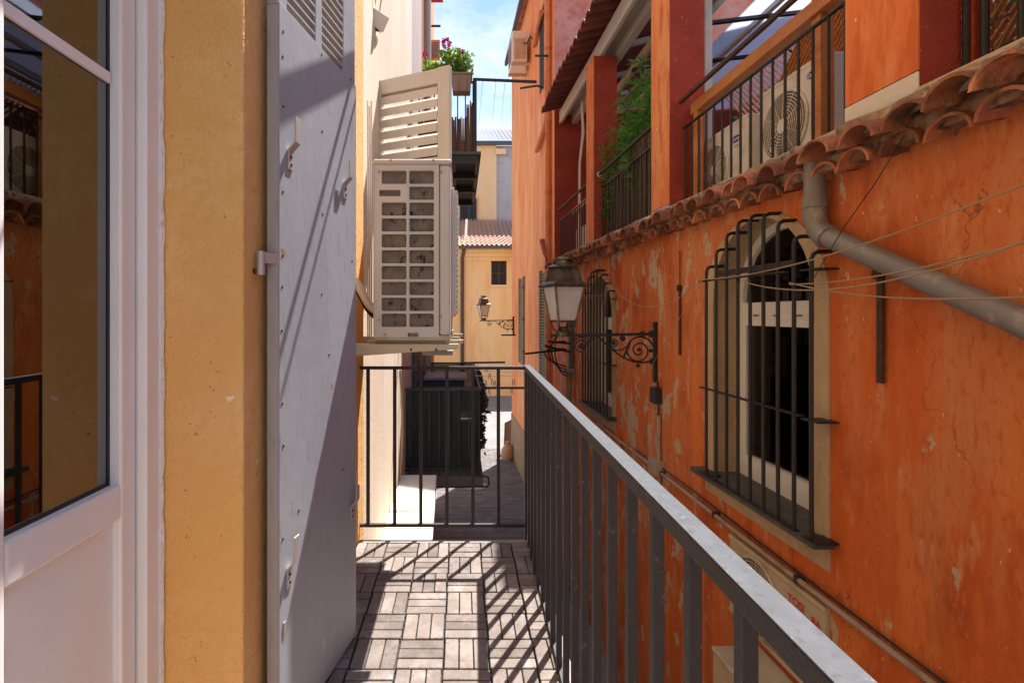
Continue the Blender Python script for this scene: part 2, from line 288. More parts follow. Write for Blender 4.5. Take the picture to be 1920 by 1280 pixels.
def copy_tree(o, parent=None, delta=None):
    c = o.copy(); COL.objects.link(c); c.parent = parent
    ORG[c.name] = ORG[o.name] + (delta or Vector())
    if delta is not None and parent is None: c.location = o.location + delta
    for ch in list(o.children): copy_tree(ch, c, delta)
    return c
def text(s, name, m, parent, size, fn, align='CENTER', shear=0):
    cu = bpy.data.curves.new('t', 'FONT'); cu.body = s; cu.size = size; cu.align_x = align; cu.align_y = 'CENTER'; cu.extrude = .0006; cu.offset = size * .018; cu.shear = shear
    o = bpy.data.objects.new('t', cu); COL.objects.link(o); bpy.context.view_layer.update()
    me = bpy.data.meshes.new_from_object(o.evaluated_get(bpy.context.evaluated_depsgraph_get()))
    mb = MB(); mb.add([fn(v.co.x, v.co.y, v.co.z) for v in me.vertices], [tuple(p.vertices) for p in me.polygons])
    bpy.data.objects.remove(o); bpy.data.curves.remove(cu); bpy.data.meshes.remove(me)
    return mb.build(name, m, parent)
def ring_cell(mb, x0, x1, z0, z1, hx0, hx1, hz0, hz1, r, fn, depth):
    """a panel cell with a rounded hole; fn(x, z, d) -> point"""
    inner = []; K = 3
    for cx, cz, a0 in ((hx1 - r, hz1 - r, 0), (hx0 + r, hz1 - r, 90), (hx0 + r, hz0 + r, 180), (hx1 - r, hz0 + r, 270)):
        for k in range(K + 1):
            a = math.radians(a0 + 90 * k / K); inner.append((cx + r * math.cos(a), cz + r * math.sin(a)))
    outer = [(x1, z1), (x0, z1), (x0, z0), (x1, z0)]
    n = len(inner); vs = [fn(x, z, 0) for x, z in inner] + [fn(x, z, depth) for x, z in inner] + [fn(x, z, 0) for x, z in outer]
    fs = [(i, (i + 1) % n, n + (i + 1) % n, n + i) for i in range(n)]
    for c in range(4):
        for k in range(K): fs.append((2 * n + c, c * (K + 1) + k, c * (K + 1) + k + 1))
        e = c * (K + 1) + K; nx = (e + 1) % n
        fs.append((2 * n + c, e, nx, 2 * n + (c + 1) % 4))
    mb.add(vs, fs)
def spiral(c, r0, r1, a0, turns, n=26):
    return [(c[0] + (r0 + (r1 - r0) * i / n) * math.cos(a0 + turns * 2 * math.pi * i / n), c[1] + (r0 + (r1 - r0) * i / n) * math.sin(a0 + turns * 2 * math.pi * i / n)) for i in range(n + 1)]
def bez(p0, p1, p2, p3, n=10):
    out = []
    for i in range(n + 1):
        t = i / n; out.append(Vector(p0) * (1 - t) ** 3 + Vector(p1) * 3 * t * (1 - t) ** 2 + Vector(p2) * 3 * t * t * (1 - t) + Vector(p3) * t ** 3)
    return out
def sag(a, b, drop, n=16):
    a = Vector(a); b = Vector(b); return [a.lerp(b, i / n) - Vector((0, 0, drop * 4 * (i / n) * (1 - i / n))) for i in range(n + 1)]
def leaf(mb, p, d, ln, w, up=None):
    d = Vector(d).normalized(); up = Vector(up or (rnd(-1, 1), rnd(-1, 1), rnd(-.2, 1))); sd = d.cross(up)
    if sd.length < .01: sd = d.cross(Vector((1, 0, 0)))
    sd.normalize(); nn = sd.cross(d); p = Vector(p)
    mb.add([p, p + d * ln * .45 + sd * w + nn * w * .35, p + d * ln - nn * ln * .12, p + d * ln * .45 - sd * w + nn * w * .35], [(0, 1, 2), (0, 2, 3)])

# ================================================================ GROUND
GZ = -3.0
g = structure(MB().add([(-300, -300, GZ), (300, -300, GZ), (300, 300, GZ), (-300, 300, GZ)], [(0, 1, 2, 3)]).build('ground', 'ground', org=(0, 0, GZ)))
pm = {}
for j in range(40):                                                     # stone pavers of the alley, those that can be told apart
    y0 = 7.4 + j * .21
    for i in range(8):
        x0 = -.55 + i * .34 + (.17 if j % 2 else 0)
        x1 = min(x0 + .33, A_ - B_ * y0 - .03)
        if x1 - x0 < .05: continue
        if i == 0 and j % 2: x0 -= .17
        MB().box(x0, x1, y0, y0 + .2, GZ + .004, GZ + .016 + rnd(0, .006)).build('paver', 'paver', g)
mh = thing('manhole_cover', 'round iron manhole cover set in the alley paving', 'manhole cover', P(890, 912, 12.3))
mc = P(890, 912, 12.3); mc.z = GZ + .022
MB().lathe([(.30, 0), (.30, .012), (.265, .012), (.265, .006), (.25, .006), (.25, .014), (0.01, .014)], mc, 28).build('cover', 'slab', mh)
MB().lathe([(.035, .012), (.035, .02), (.01, .02)], mc, 10).build('lifting_hole', 'black', mh)

# ================================================================ OUR BUILDING (ochre) : balcony door recess, wall, room
XW = -.51
yb = thing('ochre_building', 'ochre stucco building with the balcony and the white door', 'building', (-2.5, 1.9, GZ))
MB().box(-5, XW, 1.21, 2.70, GZ, 11).build('wall', 'yellow', yb, bevel=.006)
MB().box(-5, XW, -6, -.45, GZ, 11).build('wall', 'yellow', yb)
MB().box(-5, XW, -.45, 1.21, 2.32, 11).build('lintel', 'yellow', yb)
MB().box(-5, XW, -.45, 1.21, GZ, -.12).build('wall', 'yellow', yb)
rm = MB(); X0, X1, Y0, Y1, Z0, Z1 = -4.5, -.86, -.40, 1.205, -.115, 2.31
q = [(X0, Y0, Z0), (X1, Y0, Z0), (X1, Y1, Z0), (X0, Y1, Z0), (X0, Y0, Z1), (X1, Y0, Z1), (X1, Y1, Z1), (X0, Y1, Z1)]
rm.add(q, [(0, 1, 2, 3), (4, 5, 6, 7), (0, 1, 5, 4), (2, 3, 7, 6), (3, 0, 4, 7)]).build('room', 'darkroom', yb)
# irregular bead of sealant between frame and reveal
cb = MB(); N = 60
pts = [(-.699 + rnd(-.0015, .002), 1.2035, -.1 + 2.4 * i / N) for i in range(N + 1)]
cb.tube(pts, [.0065 + rnd(-.001, .0025) for _ in pts], 6).build('sealant_bead', 'caulk', yb, smooth=True)

# ---- the white balcony door
dr = thing('balcony_door', 'white plastic glazed balcony door set in the ochre reveal', 'door', (-.73, .75, -.05))
MB().box(-.80, -.70, 1.151, 1.203, -.1, 2.3).build('door_frame', 'pvc', dr, bevel=.004)
MB().box(-.80, -.70, -.40, 1.151, 2.24, 2.3).build('door_frame', 'pvc', dr, bevel=.004)
MB().box(-.80, -.7, -.40, -.34, -.1, 2.24).build('door_frame', 'pvc', dr, bevel=.004)
MB().box(-.80, -.71, -.34, 1.151, -.1, -.03).build('threshold', 'pvc', dr, bevel=.004)
for k, (a, b) in enumerate(((.742, 1.145), (-.33, .736))):
    st = MB()
    st.box(-.785, -.72, b - .049, b, -.025, 2.235); st.box(-.785, -.72, a, a + .075, -.025, 2.235)
    sash = st.build('sash_stile', 'pvc', dr, bevel=.005)
    MB().box(-.785, -.7205, a + .075, b - .049, .684, .757).build('sash_rail', 'pvc', dr, bevel=.006)
    MB().box(-.785, -.7205, a + .075, b - .049, 2.16, 2.235).build('sash_rail', 'pvc', dr, bevel=.006)
    MB().box(-.785, -.7205, a + .075, b - .049, -.025, .06).build('sash_rail', 'pvc', dr, bevel=.006)
    MB().box(-.78, -.738, a + .075, b - .049, .06, .684).build('lower_panel', 'pvc', dr)
    gb = MB()
    gb.box(-.7464, -.7445, b - .056, b - .0491, .757, 2.16); gb.box(-.7464, -.7445, a + .0751, a + .081, .757, 2.16)
    gb.box(-.7464, -.7445, a + .081, b - .056, .757, .764)
    gb.build('gasket', 'black', dr)
    MB().box(-.7535, -.7465, a + .0755, b - .0495, .7575, 2.1595).build('glass_pane', 'glass', dr)
    for z in (1.615, ):
        MB().box(-.762, -.7555, a + .08, b - .056, z - .011, z + .011).build('glazing_bar', 'pvc', dr)
        MB().box(-.7445, -.738, a + .08, b - .056, z - .011, z + .011).build('glazing_bar', 'pvc', dr)

# ---- the grey metal-faced shutter, swung out from the wall
SL = math.hypot(.19, 1)
EX, EY = .19 / SL, 1 / SL
def ST(a, n, z): return (-.458 + EX * a + EY * n, 1.3 + EY * a - EX * n, z)
def sh(px, py):
    d = .705 / (.19 - (px - VX) / F); return ((d - 1.3) * SL, CZ + (VY - py) * d / F)
stt = thing('shutter', 'grey sheet-metal faced shutter leaf standing open over the deck', 'shutter', ST(.25, -.015, .012))
AW = .498
m = MB(ST)
for a0, a1 in ((0, .044), (.204, .246), (.400, AW)): m.box(a0, a1, -.034, -.003, 1.90, 2.62)
m.box(.0, AW, -.034, -.003, 2.62, 2.7)
m.build('louvre_frame', 'shutter', stt, bevel=.002)
MB(ST).box(0, AW, -.034, -.004, .014, 1.8995).build('backing_boards', 'shutteredge', stt, bevel=.002)
MB(ST).box(.0015, AW + .004, -.004, 0, .012, 1.905).build('metal_sheet', 'shutter', stt, bevel=.0012)
for col in ((.044, .204), (.246, .400)):
    z = 1.905
    while z < 2.6:
        MB(ST).hexa([(col[0], -.004, z + .022), (col[1], -.004, z + .022), (col[1], -.032, z), (col[0], -.032, z), (col[0], -.004, z + .028), (col[1], -.004, z + .028), (col[1], -.032, z + .006), (col[0], -.032, z + .006)]).build('louvre_slat', 'shutteredge', stt)
        z += .0265
def zbracket(px, py, h=.145):
    a, z = sh(px, py); w = .013
    prof = [(0.0, 0), (0, .052), (.020, .072), (.020, h), (.024, h), (.024, .070), (.004, .050), (.004, 0)]
    b = MB(ST).prism([(n + .0005, zz) for n, zz in prof], lambda n, zz, t: (t, n, z + zz), a - w, a + w).build('bar_bracket', 'bracket', stt, bevel=.0015)
    for dz in (.014, .034):
        MB(ST).prism([(.0042 * math.cos(i * .785), .0042 * math.sin(i * .785)) for i in range(8)], lambda p, q_, t: (a + p, t, z + dz + q_), .004, .0062).build('screw', 'iron', b)
zbracket(543, 320, .135); zbracket(646, 374, .125); zbracket(541, 1100, .135); zbracket(659, 975, .12)
for i, (px, py) in enumerate(((531, 60), (530, 107), (603, 103), (531, 200), (529, 480), (529, 538), (604, 247), (605, 402), (528, 620), (603, 552), (617, 665), (660, 490), (529, 757), (531, 836), (560, 957), (658, 150), (530, 360), (644, 880), (530, 1010))):
    a, z = sh(px, py)
    MB(ST).prism([(.0035 * math.cos(k * .785), .0035 * math.sin(k * .785)) for k in range(8)], lambda p, q_, t: (min(max(a, .008), AW - .004) + p, t, z + q_), 0, .0014).build('screw', 'iron', stt)
# bits of brass keyhole and hinge
a, z = sh(533, 1175)
MB(ST).box(a - .006, a + .004, 0, .003, z - .018, z + .014).build('keyhole_plate', 'conduit', stt)
hz = 1.245
MB().tube([(-.492, 1.27, hz - .03), (-.492, 1.27, hz + .028)], .010, 12).build('hinge_barrel', 'bracket', stt, smooth=True)
MB().hexa([(-.492, 1.262, hz), (-.46, 1.302, hz), (-.464, 1.306, hz), (-.496, 1.268, hz), (-.492, 1.262, hz + .026), (-.46, 1.302, hz + .026), (-.464, 1.306, hz + .026), (-.496, 1.268, hz + .026)]).build('hinge_strap', 'bracket', stt)
MB().tube([(-.52, 1.27, hz - .02), (-.492, 1.27, hz - .02)], .007, 8).build('hinge_pin', 'rustiron', stt, smooth=True)

# ---- balcony floor : slab and wooden deck tiles
bf = structure(MB().box(XW, .36, -1.2, 2.575, -.115, -.026).build('balcony_floor', 'slab', org=(0, 1, -.115)))
MB().box(XW, .335, 2.545, 2.575, -.026, -.004).build('edge_curb', 'slab', bf)
XG, YG, S = .0913, 2.535, .15
for r in range(13):
    for c in range(-4, 2):
        x0 = XG + c * S; y1 = YG - r * S; along_y = ((r + c) % 2 == 0)
        if c == -4: along_y = along_y
        bx0, bx1 = x0 + .0015, x0 + S - .0015
        if c == 1: bx1 = min(bx1, .331)
        MB().box(max(bx0, XW + .002), bx1, y1 - S + .002, y1 - .002, -.026, -.017).build('tile_backing', 'black', bf)
        for k in range(3):
            w = (S - .006) / 3
            if along_y: xa, xb, ya, yb2 = x0 + .003 + k * w + .002, x0 + .003 + (k + 1) * w - .002, y1 - S + .002, y1 - .002
            else: xa, xb, ya, yb2 = x0 + .002, x0 + S - .002, y1 - .003 - (k + 1) * w + .002, y1 - .003 - k * w - .002
            xa = max(xa, XW + .003); xb = min(xb, .331)
            if xb - xa < .012: continue
            dz = rnd(-.0015, .0015)
            MB().box(xa, xb, ya, yb2, -.017, 0 + dz).build('slat', 'deck', bf, bevel=.002, seg=1)

# ---- balcony railing
def rx(y): return .268 + .0235 * y
YE = 2.60
rl = thing('balcony_railing', 'dark brown steel balcony railing with handrail top painted grey as skylit', 'railing', (rx(1.5), 1.5, 0))
HZ = .862
m = MB(); ya, yc = -.6, YE + .015
m.hexa([(rx(ya) - .0148, ya, HZ - .026), (rx(ya) + .0148, ya, HZ - .026), (rx(yc) + .0148, yc, HZ - .026), (rx(yc) - .0148, yc, HZ - .026),
        (rx(ya) - .0148, ya, HZ - .0015), (rx(ya) + .0148, ya, HZ - .0015), (rx(yc) + .0148, yc, HZ - .0015), (rx(yc) - .0148, yc, HZ - .0015)]).build('handrail', 'rail', rl, bevel=.002)
m = MB()
m.hexa([(rx(ya) - .0150, ya, HZ - .0015), (rx(ya) + .0150, ya, HZ - .0015), (rx(yc) + .0150, yc, HZ - .0015), (rx(yc) - .0150, yc, HZ - .0015),
        (rx(ya) - .0150, ya, HZ), (rx(ya) + .0150, ya, HZ), (rx(yc) + .0150, yc, HZ), (rx(yc) - .0150, yc, HZ)]).build('handrail_top', 'railtop', rl)
MB().hexa([(rx(ya) - .004, ya, .012), (rx(ya) + .016, ya, .012), (rx(yc) + .016, yc, .012), (rx(yc) - .004, yc, .012),
           (rx(ya) - .004, ya, .020), (rx(ya) + .016, ya, .020), (rx(yc) + .016, yc, .020), (rx(yc) - .004, yc, .020)]).build('bottom_rail', 'railtop', rl)
MB().box(XW - .02, rx(YE) - .0149, YE - .008, YE + .012, HZ - .022, HZ - .006).build('end_top_rail', 'rail', rl, bevel=.002)
MB().box(XW - .01, rx(YE), YE - .008, YE + .012, .050, .066).build('end_bottom_rail', 'rail', rl, bevel=.002)
for px in (690, 740, 789, 838, 886.5, 934.5):
    x = (px - VX) * YE / F; MB().box(x - .0085, x + .0085, YE - .006, YE + .010, .066, HZ - .022).build('baluster', 'rail', rl, bevel=.0015)
MB().box(rx(YE) - .012, rx(YE) + .014, YE - .012, YE + .013, -.11, HZ - .026).build('corner_post', 'rail', rl, bevel=.002)
y = YE - .115
while y > -.5:
    x = rx(y); MB().box(x - .0085, x + .0085, y - .008, y + .008, -.13, HZ - .0262).build('baluster', 'rail', rl, bevel=.0015); y -= .1235

# ---- unseen rods added on the wall above to shade the shutter in bars
rk = thing('shade_rods', 'unseen rods and bar added above the shutter to throw shade on it', 'shade rods', (XW, 2.1, 2.62))
for yy, r in ((2.138, .0095), (2.198, .0065)): MB().tube([(XW - .01, yy, 2.664), (.06, yy, 2.664)], r, 8).build('rod', 'iron', rk, smooth=True)
MB().box(-.185, -.147, 1.50, 2.215, 2.655, 2.66).build('cross_bar', 'woodbeam', rk)
MB().tube([(XW - .01, 1.52, 2.645), (-.15, 1.52, 2.645)], .006, 6).build('rod', 'iron', rk, smooth=True)

# ================================================================ AIR CONDITIONER on the left wall
AY0, AY1, AX0, AX1, AZ0, AZ1 = 2.05, 2.84, -.349, -.042, 1.022, 1.733
ac = thing('air_conditioner', 'beige outdoor unit with two columns of dirty grille openings above the railing', 'air conditioner', (-.2, 2.45, AZ0))
MB().box(AX0 + .004, AX1 - .004, AY0 + .03, AY1, AZ0 + .01, AZ1 - .012).build('casing', 'acbeige', ac, bevel=.012)
fnp = lambda x, z, d: (x, AY0 + d, z)
m = MB()
def axp(px): return (px - VX) * AY0 / F
def azp(py): return CZ + (VY - py) * AY0 / F
cols = [(axp(702), axp(764.5), axp(715.5), axp(762)), (axp(764.5), axp(823), axp(767.5), axp(813.5))]
rows = [(azp(320 + 29.75 * k), azp(345 + 29.75 * k)) for k in range(10)]
for ci, (x0, x1, h0, h1) in enumerate(cols):
    for k in range(10):
        zt = rows[k][0] + azp(0) - azp(2.4); zb = rows[k][1] - (azp(0) - azp(2.4))
        if ci == 0 and k == 1: ring_cell(m, x0, x1, zb, zt, axp(711), axp(751), azp(368), azp(356), .004, fnp, .02)
        else: ring_cell(m, x0, x1, zb, zt, h0, h1, rows[k][1], rows[k][0], .006, fnp, .016)
xl, xr = axp(702), axp(823)
zt = rows[0][0] + azp(0) - azp(2.4); zb = rows[9][1] - (azp(0) - azp(2.4))
m.add([fnp(xl, zt, 0), fnp(xr, zt, 0), fnp(xr, azp(309), 0), fnp(xl, azp(309), 0)], [(0, 1, 2, 3)])
m.add([fnp(xl, zb, 0), fnp(xr, zb, 0), fnp(xr, azp(632), 0), fnp(xl, azp(632), 0)], [(0, 1, 2, 3)])
m.build('side_grille', 'acbeige', ac)
MB().box(axp(763.8), axp(765.4), AY0 - .003, AY0 + .001, azp(615), azp(322)).build('grille_rib', 'acbeige', ac)
MB().box(AX0, axp(701.9), AY0 - .001, AY0 + .05, AZ0 + .012, azp(309)).build('corner_post', 'acbeige', ac, bevel=.004)
MB().box(axp(823.4), AX1, AY0 - .002, AY0 + .10, AZ0 + .012, azp(309)).build('corner_post', 'acbeige', ac, bevel=.012, seg=3)
MB().box(axp(711), axp(751), AY0 + .016, AY0 + .018, azp(369), azp(355)).build('handle_recess', 'fan', ac)
MB().box(xl + .004, xr - .004, AY0 + .017, AY0 + .0285, zb, zt).build('coil_fins', 'fins', ac)
MB().box(AX0 - .003, AX1 + .004, AY0 - .006, AY1 + .004, azp(309) + .0005, AZ1).build('top_cover', 'acbeige', ac, bevel=.011, seg=3)
MB().box(AX0 + .002, AX1 - .002, AY0 + .001, AY1, AZ0 - .008, AZ0 + .0118).build('base_pan', 'acold', ac, bevel=.002)
MB().box(axp(765), axp(784.5), AY0 - .0025, AY0 - .0003, azp(631), azp(624)).build('drain_clip', 'fins', ac)
for px, py in ((733, 302), (813, 302), (827, 323), (827, 593), (722, 627), (711, 599), (711, 322)):
    x, z = axp(px), azp(py)
    MB().prism([(.005 * math.cos(k * .785), .005 * math.sin(k * .785)) for k in range(8)], lambda p, q_, t: (x + p, t, z + q_), AY0 - .0075, AY0 - .003 if px < 820 else AY0 - .004).build('screw', 'conduit', ac)
m = MB()
for k in range(24):                                                    # fan guard on the front, seen edge on
    z = AZ0 + .10 + k * .0215; m.box(-.020, -.014, AY0 + .10, AY1 - .14, z, z + .006)
for y in (AY0 + .10, AY0 + .25, AY0 + .40, AY1 - .14): m.box(-.036, -.016, y, y + .006, AZ0 + .095, AZ0 + .61)
m.build('fan_guard', 'acbeige', ac)
MB().box(-.0425, -.028, AY0 + .085, AY1 - .12, AZ0 + .085, AZ0 + .62).build('guard_frame', 'acbeige', ac, bevel=.006)
m = MB(lambda x, y, z: (-.027 + z, AY0 + .37 + x, AZ0 + .36 + y)); m.lathe([(.215, 0), (.215, .003), (.02, .003)], (0, 0, 0), 24).build('fan_opening', 'fan', ac)
for yy in (AY0 + .04, AY1 - .12):
    m = MB(); m.box(AX0 - .03, AX1 + .05, yy, yy + .04, AZ0 - .022, AZ0 - .008).build('foot', 'acold', ac)
# hoses from the left side of the unit into the wall
for k, (dy, dz, r, mt) in enumerate(((0, 0, .013, 'cablewhite'), (.03, -.02, .016, 'black'), (.055, .01, .011, 'cablewhite'))):
    p = bez((-.53, 2.22 + dy, azp(515) + dz), (-.42, 2.2 + dy, azp(500) + dz), (-.43, 2.2 + dy, azp(590) + dz), (AX0 + .01, 2.2 + dy, azp(585) + dz), 14)
    MB().tube(p, r, 8).build('refrigerant_hose', mt, ac, smooth=True)
wb = thing('wall_shelf', 'cream timber shelf bracket carrying the beige outdoor unit', 'bracket', (-.3, 2.4, .93))
for yy in (AY0 + .035, AY1 - .115):
    m = MB(); z1 = AZ0 - .0225
    m.prism([(-.62, z1 - .062), (-.02, z1 - .022), (-.012, z1 - .012), (-.012, z1), (-.62, z1)], lambda p, q_, t: (p, t, q_), yy - .022, yy + .03).build('arm', 'woodbeam', wb, bevel=.003)
MB().box(-.16, -.035, AY0 + .066, AY1 - .14, AZ0 - .072, AZ0 - .0535).build('cross_board', 'slab', wb)
for x in (-.20, -.10): MB().prism([(.005 * math.cos(k * .785), .005 * math.sin(k * .785)) for k in range(8)], lambda p, q_, t: (x + p, t, AZ0 - .045 + q_), AY0 + .010, AY0 + .014).build('bolt', 'rustiron', wb)

# ================================================================ LEFT SIDE BEYOND
cb = thing('cream_building', 'cream stucco building next to the ochre one on the left', 'building', (-2.6, 4.2, GZ))
MB().box(-5, -.55, 2.70, 5.75, GZ, 12.5).build('wall', 'cream', cb)
mb_ = thing('mauve_shade_building', 'house front behind the cream building, its shade painted in mauve', 'building', (-2.6, 6.5, GZ))
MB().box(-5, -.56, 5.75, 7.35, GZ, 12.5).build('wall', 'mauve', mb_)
MB().box(-.56, -.53, 5.9, 6.75, -.9, .72).build('door_panel', 'navy', mb_)
ls = thing('louvred_shutter', 'dark navy louvred shutter low on the mauve house front', 'shutter', (-.5, 5.85, -.9), None)
MB().box(-.555, -.52, 5.77, 5.80, -.7, .70).build('stile', 'navy', ls)
MB().box(-.555, -.52, 6.22, 6.25, -.7, .70).build('stile', 'navy', ls)
for k in range(24):
    z = -.66 + k * .056
    MB().hexa([(-.552, 5.80, z + .03), (-.552, 6.22, z + .03), (-.552, 6.22, z + .04), (-.552, 5.80, z + .04), (-.522, 5.80, z), (-.522, 6.22, z), (-.522, 6.22, z + .01), (-.522, 5.80, z + .01)]).build('louvre_slat', 'navy', ls)
fo = thing('orange_house', 'narrow orange house front at the far left under the sky', 'building', (-2.6, 9, GZ))
MB().box(-5, -.555, 7.35, 10.6, GZ, 13).build('wall', 'far_orange', fo)
MB().tube([(-.50, 7.6, GZ), (-.50, 7.6, 13)], .05, 8).build('downpipe', 'mauve', fo, smooth=True)
MB().tube([(-.51, 8.0, GZ), (-.51, 8.0, 13)], .045, 8).build('downpipe', 'cream', fo, smooth=True)
MB().box(-.555, -.40, 7.4, 10.7, 8.4, 8.6).build('string_course', 'far_orange', fo)
os_ = thing('open_shutter', 'orange louvred shutter leaf open on the far left house', 'shutter', P(812, 110, 9.6))
c0 = P(806, 112, 9.6); c1 = P(825, 75, 9.6)
MB().box(-.555, c1.x, 9.6, 9.64, c0.z, c1.z).build('leaf_frame', 'far_orange', os_)
for k in range(10): MB().box(-.54, c1.x - .03, 9.58, 9.605, c0.z + .04 + k * .03, c0.z + .055 + k * .03).build('louvre_slat', 'mauve', os_)
tb = thing('line_bracket', 'short iron bar sticking out of the far left house', 'bracket', P(812, 50, 9.5))
MB().box(-.56, P(826, 50, 9.5).x, 9.5, 9.53, P(0, 50, 9.5).z, P(0, 47, 9.5).z).build('bar', 'iron', tb)
fl = thing('red_awning', 'small red awning corner high on the far left house', 'awning', P(822, 4, 9.0))
MB().hexa([(-.56, 8.9, P(0, 6, 9).z), (P(831, 0, 9).x, 8.9, P(0, 6, 9).z), (P(831, 0, 9).x, 8.99, P(0, 6, 9).z), (-.56, 8.99, P(0, 6, 9).z), (-.56, 8.9, P(0, -20, 9).z), (P(829, 0, 9).x, 8.9, P(0, -6, 9).z), (P(829, 0, 9).x, 8.99, P(0, -6, 9).z), (-.56, 8.99, P(0, -20, 9).z)]).build('canopy', 'redprint', fl)

# junction box and cables on the cream wall
jb = thing('junction_box', 'yellowed plastic junction box hanging from wires on the cream wall', 'junction box', P(707, 55, 3.3))
c = P(707, 40, 3.3)
R3 = Matrix.Rotation(.5, 3, 'Z') @ Matrix.Rotation(.35, 3, 'Y') @ Matrix.Rotation(.3, 3, 'X')
def jt(x, y, z): return c + R3 @ Vector((x, y, z))
MB(jt).box(-.055, .055, -.03, .03, -.045, .045).build('box', 'boxplastic', jb, bevel=.008)
MB(jt).box(-.057, .057, -.038, -.0305, -.047, .047).build('lid', 'boxplastic', jb, bevel=.004)
for x in (-.02, .02): MB(jt).prism([(.014 * math.cos(k * .628), .014 * math.sin(k * .628)) for k in range(10)], lambda p, q_, t: (x + p, q_, t), -.047, -.052).build('gland', 'black', jb)
for dx in (-.02, .015): MB().tube(bez(c + Vector((dx, 0, .04)), c + Vector((dx, 0, .12)), c + Vector((.05 + dx, 0, .2)), c + Vector((.02 + dx * 3, 0, .9))), .004, 6).build('wire', 'cable', jb, smooth=True)
MB().tube(bez(c + Vector((-.02, -.01, -.04)), c + Vector((-.05, 0, -.09)), c + Vector((.03, 0, -.10)), c + Vector((-.02, 0, -.17))), .009, 6).build('loose_wire', 'boxplastic', jb, smooth=True)
for k, (px, py0, py1) in enumerate(((690, 190, 640), (693.5, 200, 640), (697, 190, 630))):
    o = MB().tube([P(px - 1, py0, 2.9), P(px, (py0 + py1) / 2, 2.9), P(px - .5, py1, 2.9)], .0045, 6).build('wall_cable', 'cablewhite', smooth=True)
    tag(o, ('leftmost', 'middle', 'rightmost')[k] + ' of three white cables running down beside the beige outdoor unit', 'cable')

# ---- cream wooden shutter leaf hanging open above the unit
hx, hy = P(705, 0, 3.50).x, 3.50
fx_, fy_ = P(845, 0, 3.27).x, 3.27
LW = math.hypot(fx_ - hx, fy_ - hy); ux, uy = (fx_ - hx) / LW, (fy_ - hy) / LW
def LT(a, n, z): return (hx + ux * a - uy * n, hy + uy * a + ux * n, z)
lz0, lz1 = CZ + (VY - 312) * 3.3 / F, CZ + (VY - 124) * 3.27 / F
lv = thing('wooden_shutter', 'cream louvred wooden shutter leaf above the beige outdoor unit', 'shutter', LT(LW / 2, 0, lz0))
for a0, a1 in ((0, .05), (LW - .085, LW)): MB(LT).box(a0, a1, -.02, .02, lz0, lz1).build('stile', 'shutcream', lv, bevel=.004)
MB(LT).box(.05, LW - .085, -.018, .018, lz1 - .10, lz1 - .004).build('rail', 'shutcream', lv, bevel=.004)
MB(LT).box(.05, LW - .085, -.018, .018, lz0, lz0 + .06).build('rail', 'shutcream', lv, bevel=.004)
n = 6; z = lz0 + .065
pitch = (lz1 - .10 - lz0 - .065) / n
for k in range(n):
    zz = z + k * pitch
    MB(LT).hexa([(.05, -.024, zz), (LW - .085, -.024, zz), (LW - .085, .018, zz + .034), (.05, .018, zz + .034), (.05, -.024, zz + .050), (LW - .085, -.024, zz + .050), (LW - .085, .018, zz + .082), (.05, .018, zz + .082)]).build('louvre_slat', 'shutcream', lv, bevel=.003)
MB(LT).box(-.05, .0, -.012, .012, lz1 - .14, lz1 - .05).build('hinge', 'bracket', lv)

# ---- flower balcony
FB0, FB1, FX, FZ = 6.0, 8.5, P(902, 0, 6).x, P(0, 284, 6).z
fb = thing('flower_balcony', 'dark iron balcony with reed screen and flowers on the cream side', 'balcony', (-.15, 7.2, FZ - .1))
MB().box(-.56, FX, FB0, FB1, FZ - .035, FZ).build('slab', 'greyboard', fb)
for yy in (FB0 + .02, FB0 + .75, FB0 + 1.5, FB1 - .1): MB().box(-.56, FX - .03, yy, yy + .05, FZ - .12, FZ - .0352).build('beam', 'iron', fb)
MB().box(FX - .06, FX - .02, FB0 + .08, FB1 - .12, FZ - .09, FZ - .036).build('beam', 'iron', fb)
MB().box(-.10, -.07, FB0 + .08, FB1 - .12, FZ - .07, FZ - .036).build('beam', 'iron', fb)
zt = P(0, 150, 6).z; xr = P(890, 0, 6).x
MB().box(-.56, xr + .02, FB0 + .03, FB0 + .06, zt - .02, zt).build('top_rail', 'iron', fb)
MB().box(xr - .01, xr + .02, FB0 + .06, FB1 - .05, zt - .02, zt).build('top_rail', 'iron', fb)
for k in range(8): MB().box(-.5 + k * .09, -.486 + k * .09, FB0 + .038, FB0 + .052, FZ, zt - .02).build('baluster', 'iron', fb)
for k in range(1, 18): MB().box(xr - .002, xr + .012, FB0 + .06 + k * .13, FB0 + .074 + k * .13, FZ, zt - .02).build('baluster', 'iron', fb)
MB().box(xr - .02, xr + .025, FB0 + .02, FB0 + .065, FZ, zt + .03).build('corner_post', 'iron', fb)
rs = thing('reed_screen', 'torn brown reed screen tied to the flower balcony', 'screen', (0, FB0 + .08, FZ))
x = -.5
while x < xr - .01:
    top = FZ + (.42 if x < xr - .10 else .62 + rnd(-.1, .12)) + rnd(-.03, .02)
    MB().tube([(x, FB0 + .075 + rnd(-.004, .004), FZ + .01), (x + rnd(-.006, .006), FB0 + .075, top)], .0085, 5).build('reed', 'reed', rs); x += .0125
pl = thing('planter_box', 'brown plastic window box on the flower balcony rail', 'planter', P(866, 175, 5.95))
a = P(846, 176, 5.93); b = P(884, 146, 5.93)
MB().hexa([(a.x + .02, 5.86, a.z), (b.x - .015, 5.86, a.z), (b.x - .015, 6.0, a.z), (a.x + .02, 6.0, a.z), (a.x, 5.84, b.z), (b.x, 5.84, b.z), (b.x, 6.02, b.z), (a.x, 6.02, b.z)]).build('box', 'planter', pl, bevel=.006)
MB().box(a.x - .01, b.x + .01, 5.83, 6.025, b.z, b.z + .02).build('rim', 'planter', pl)
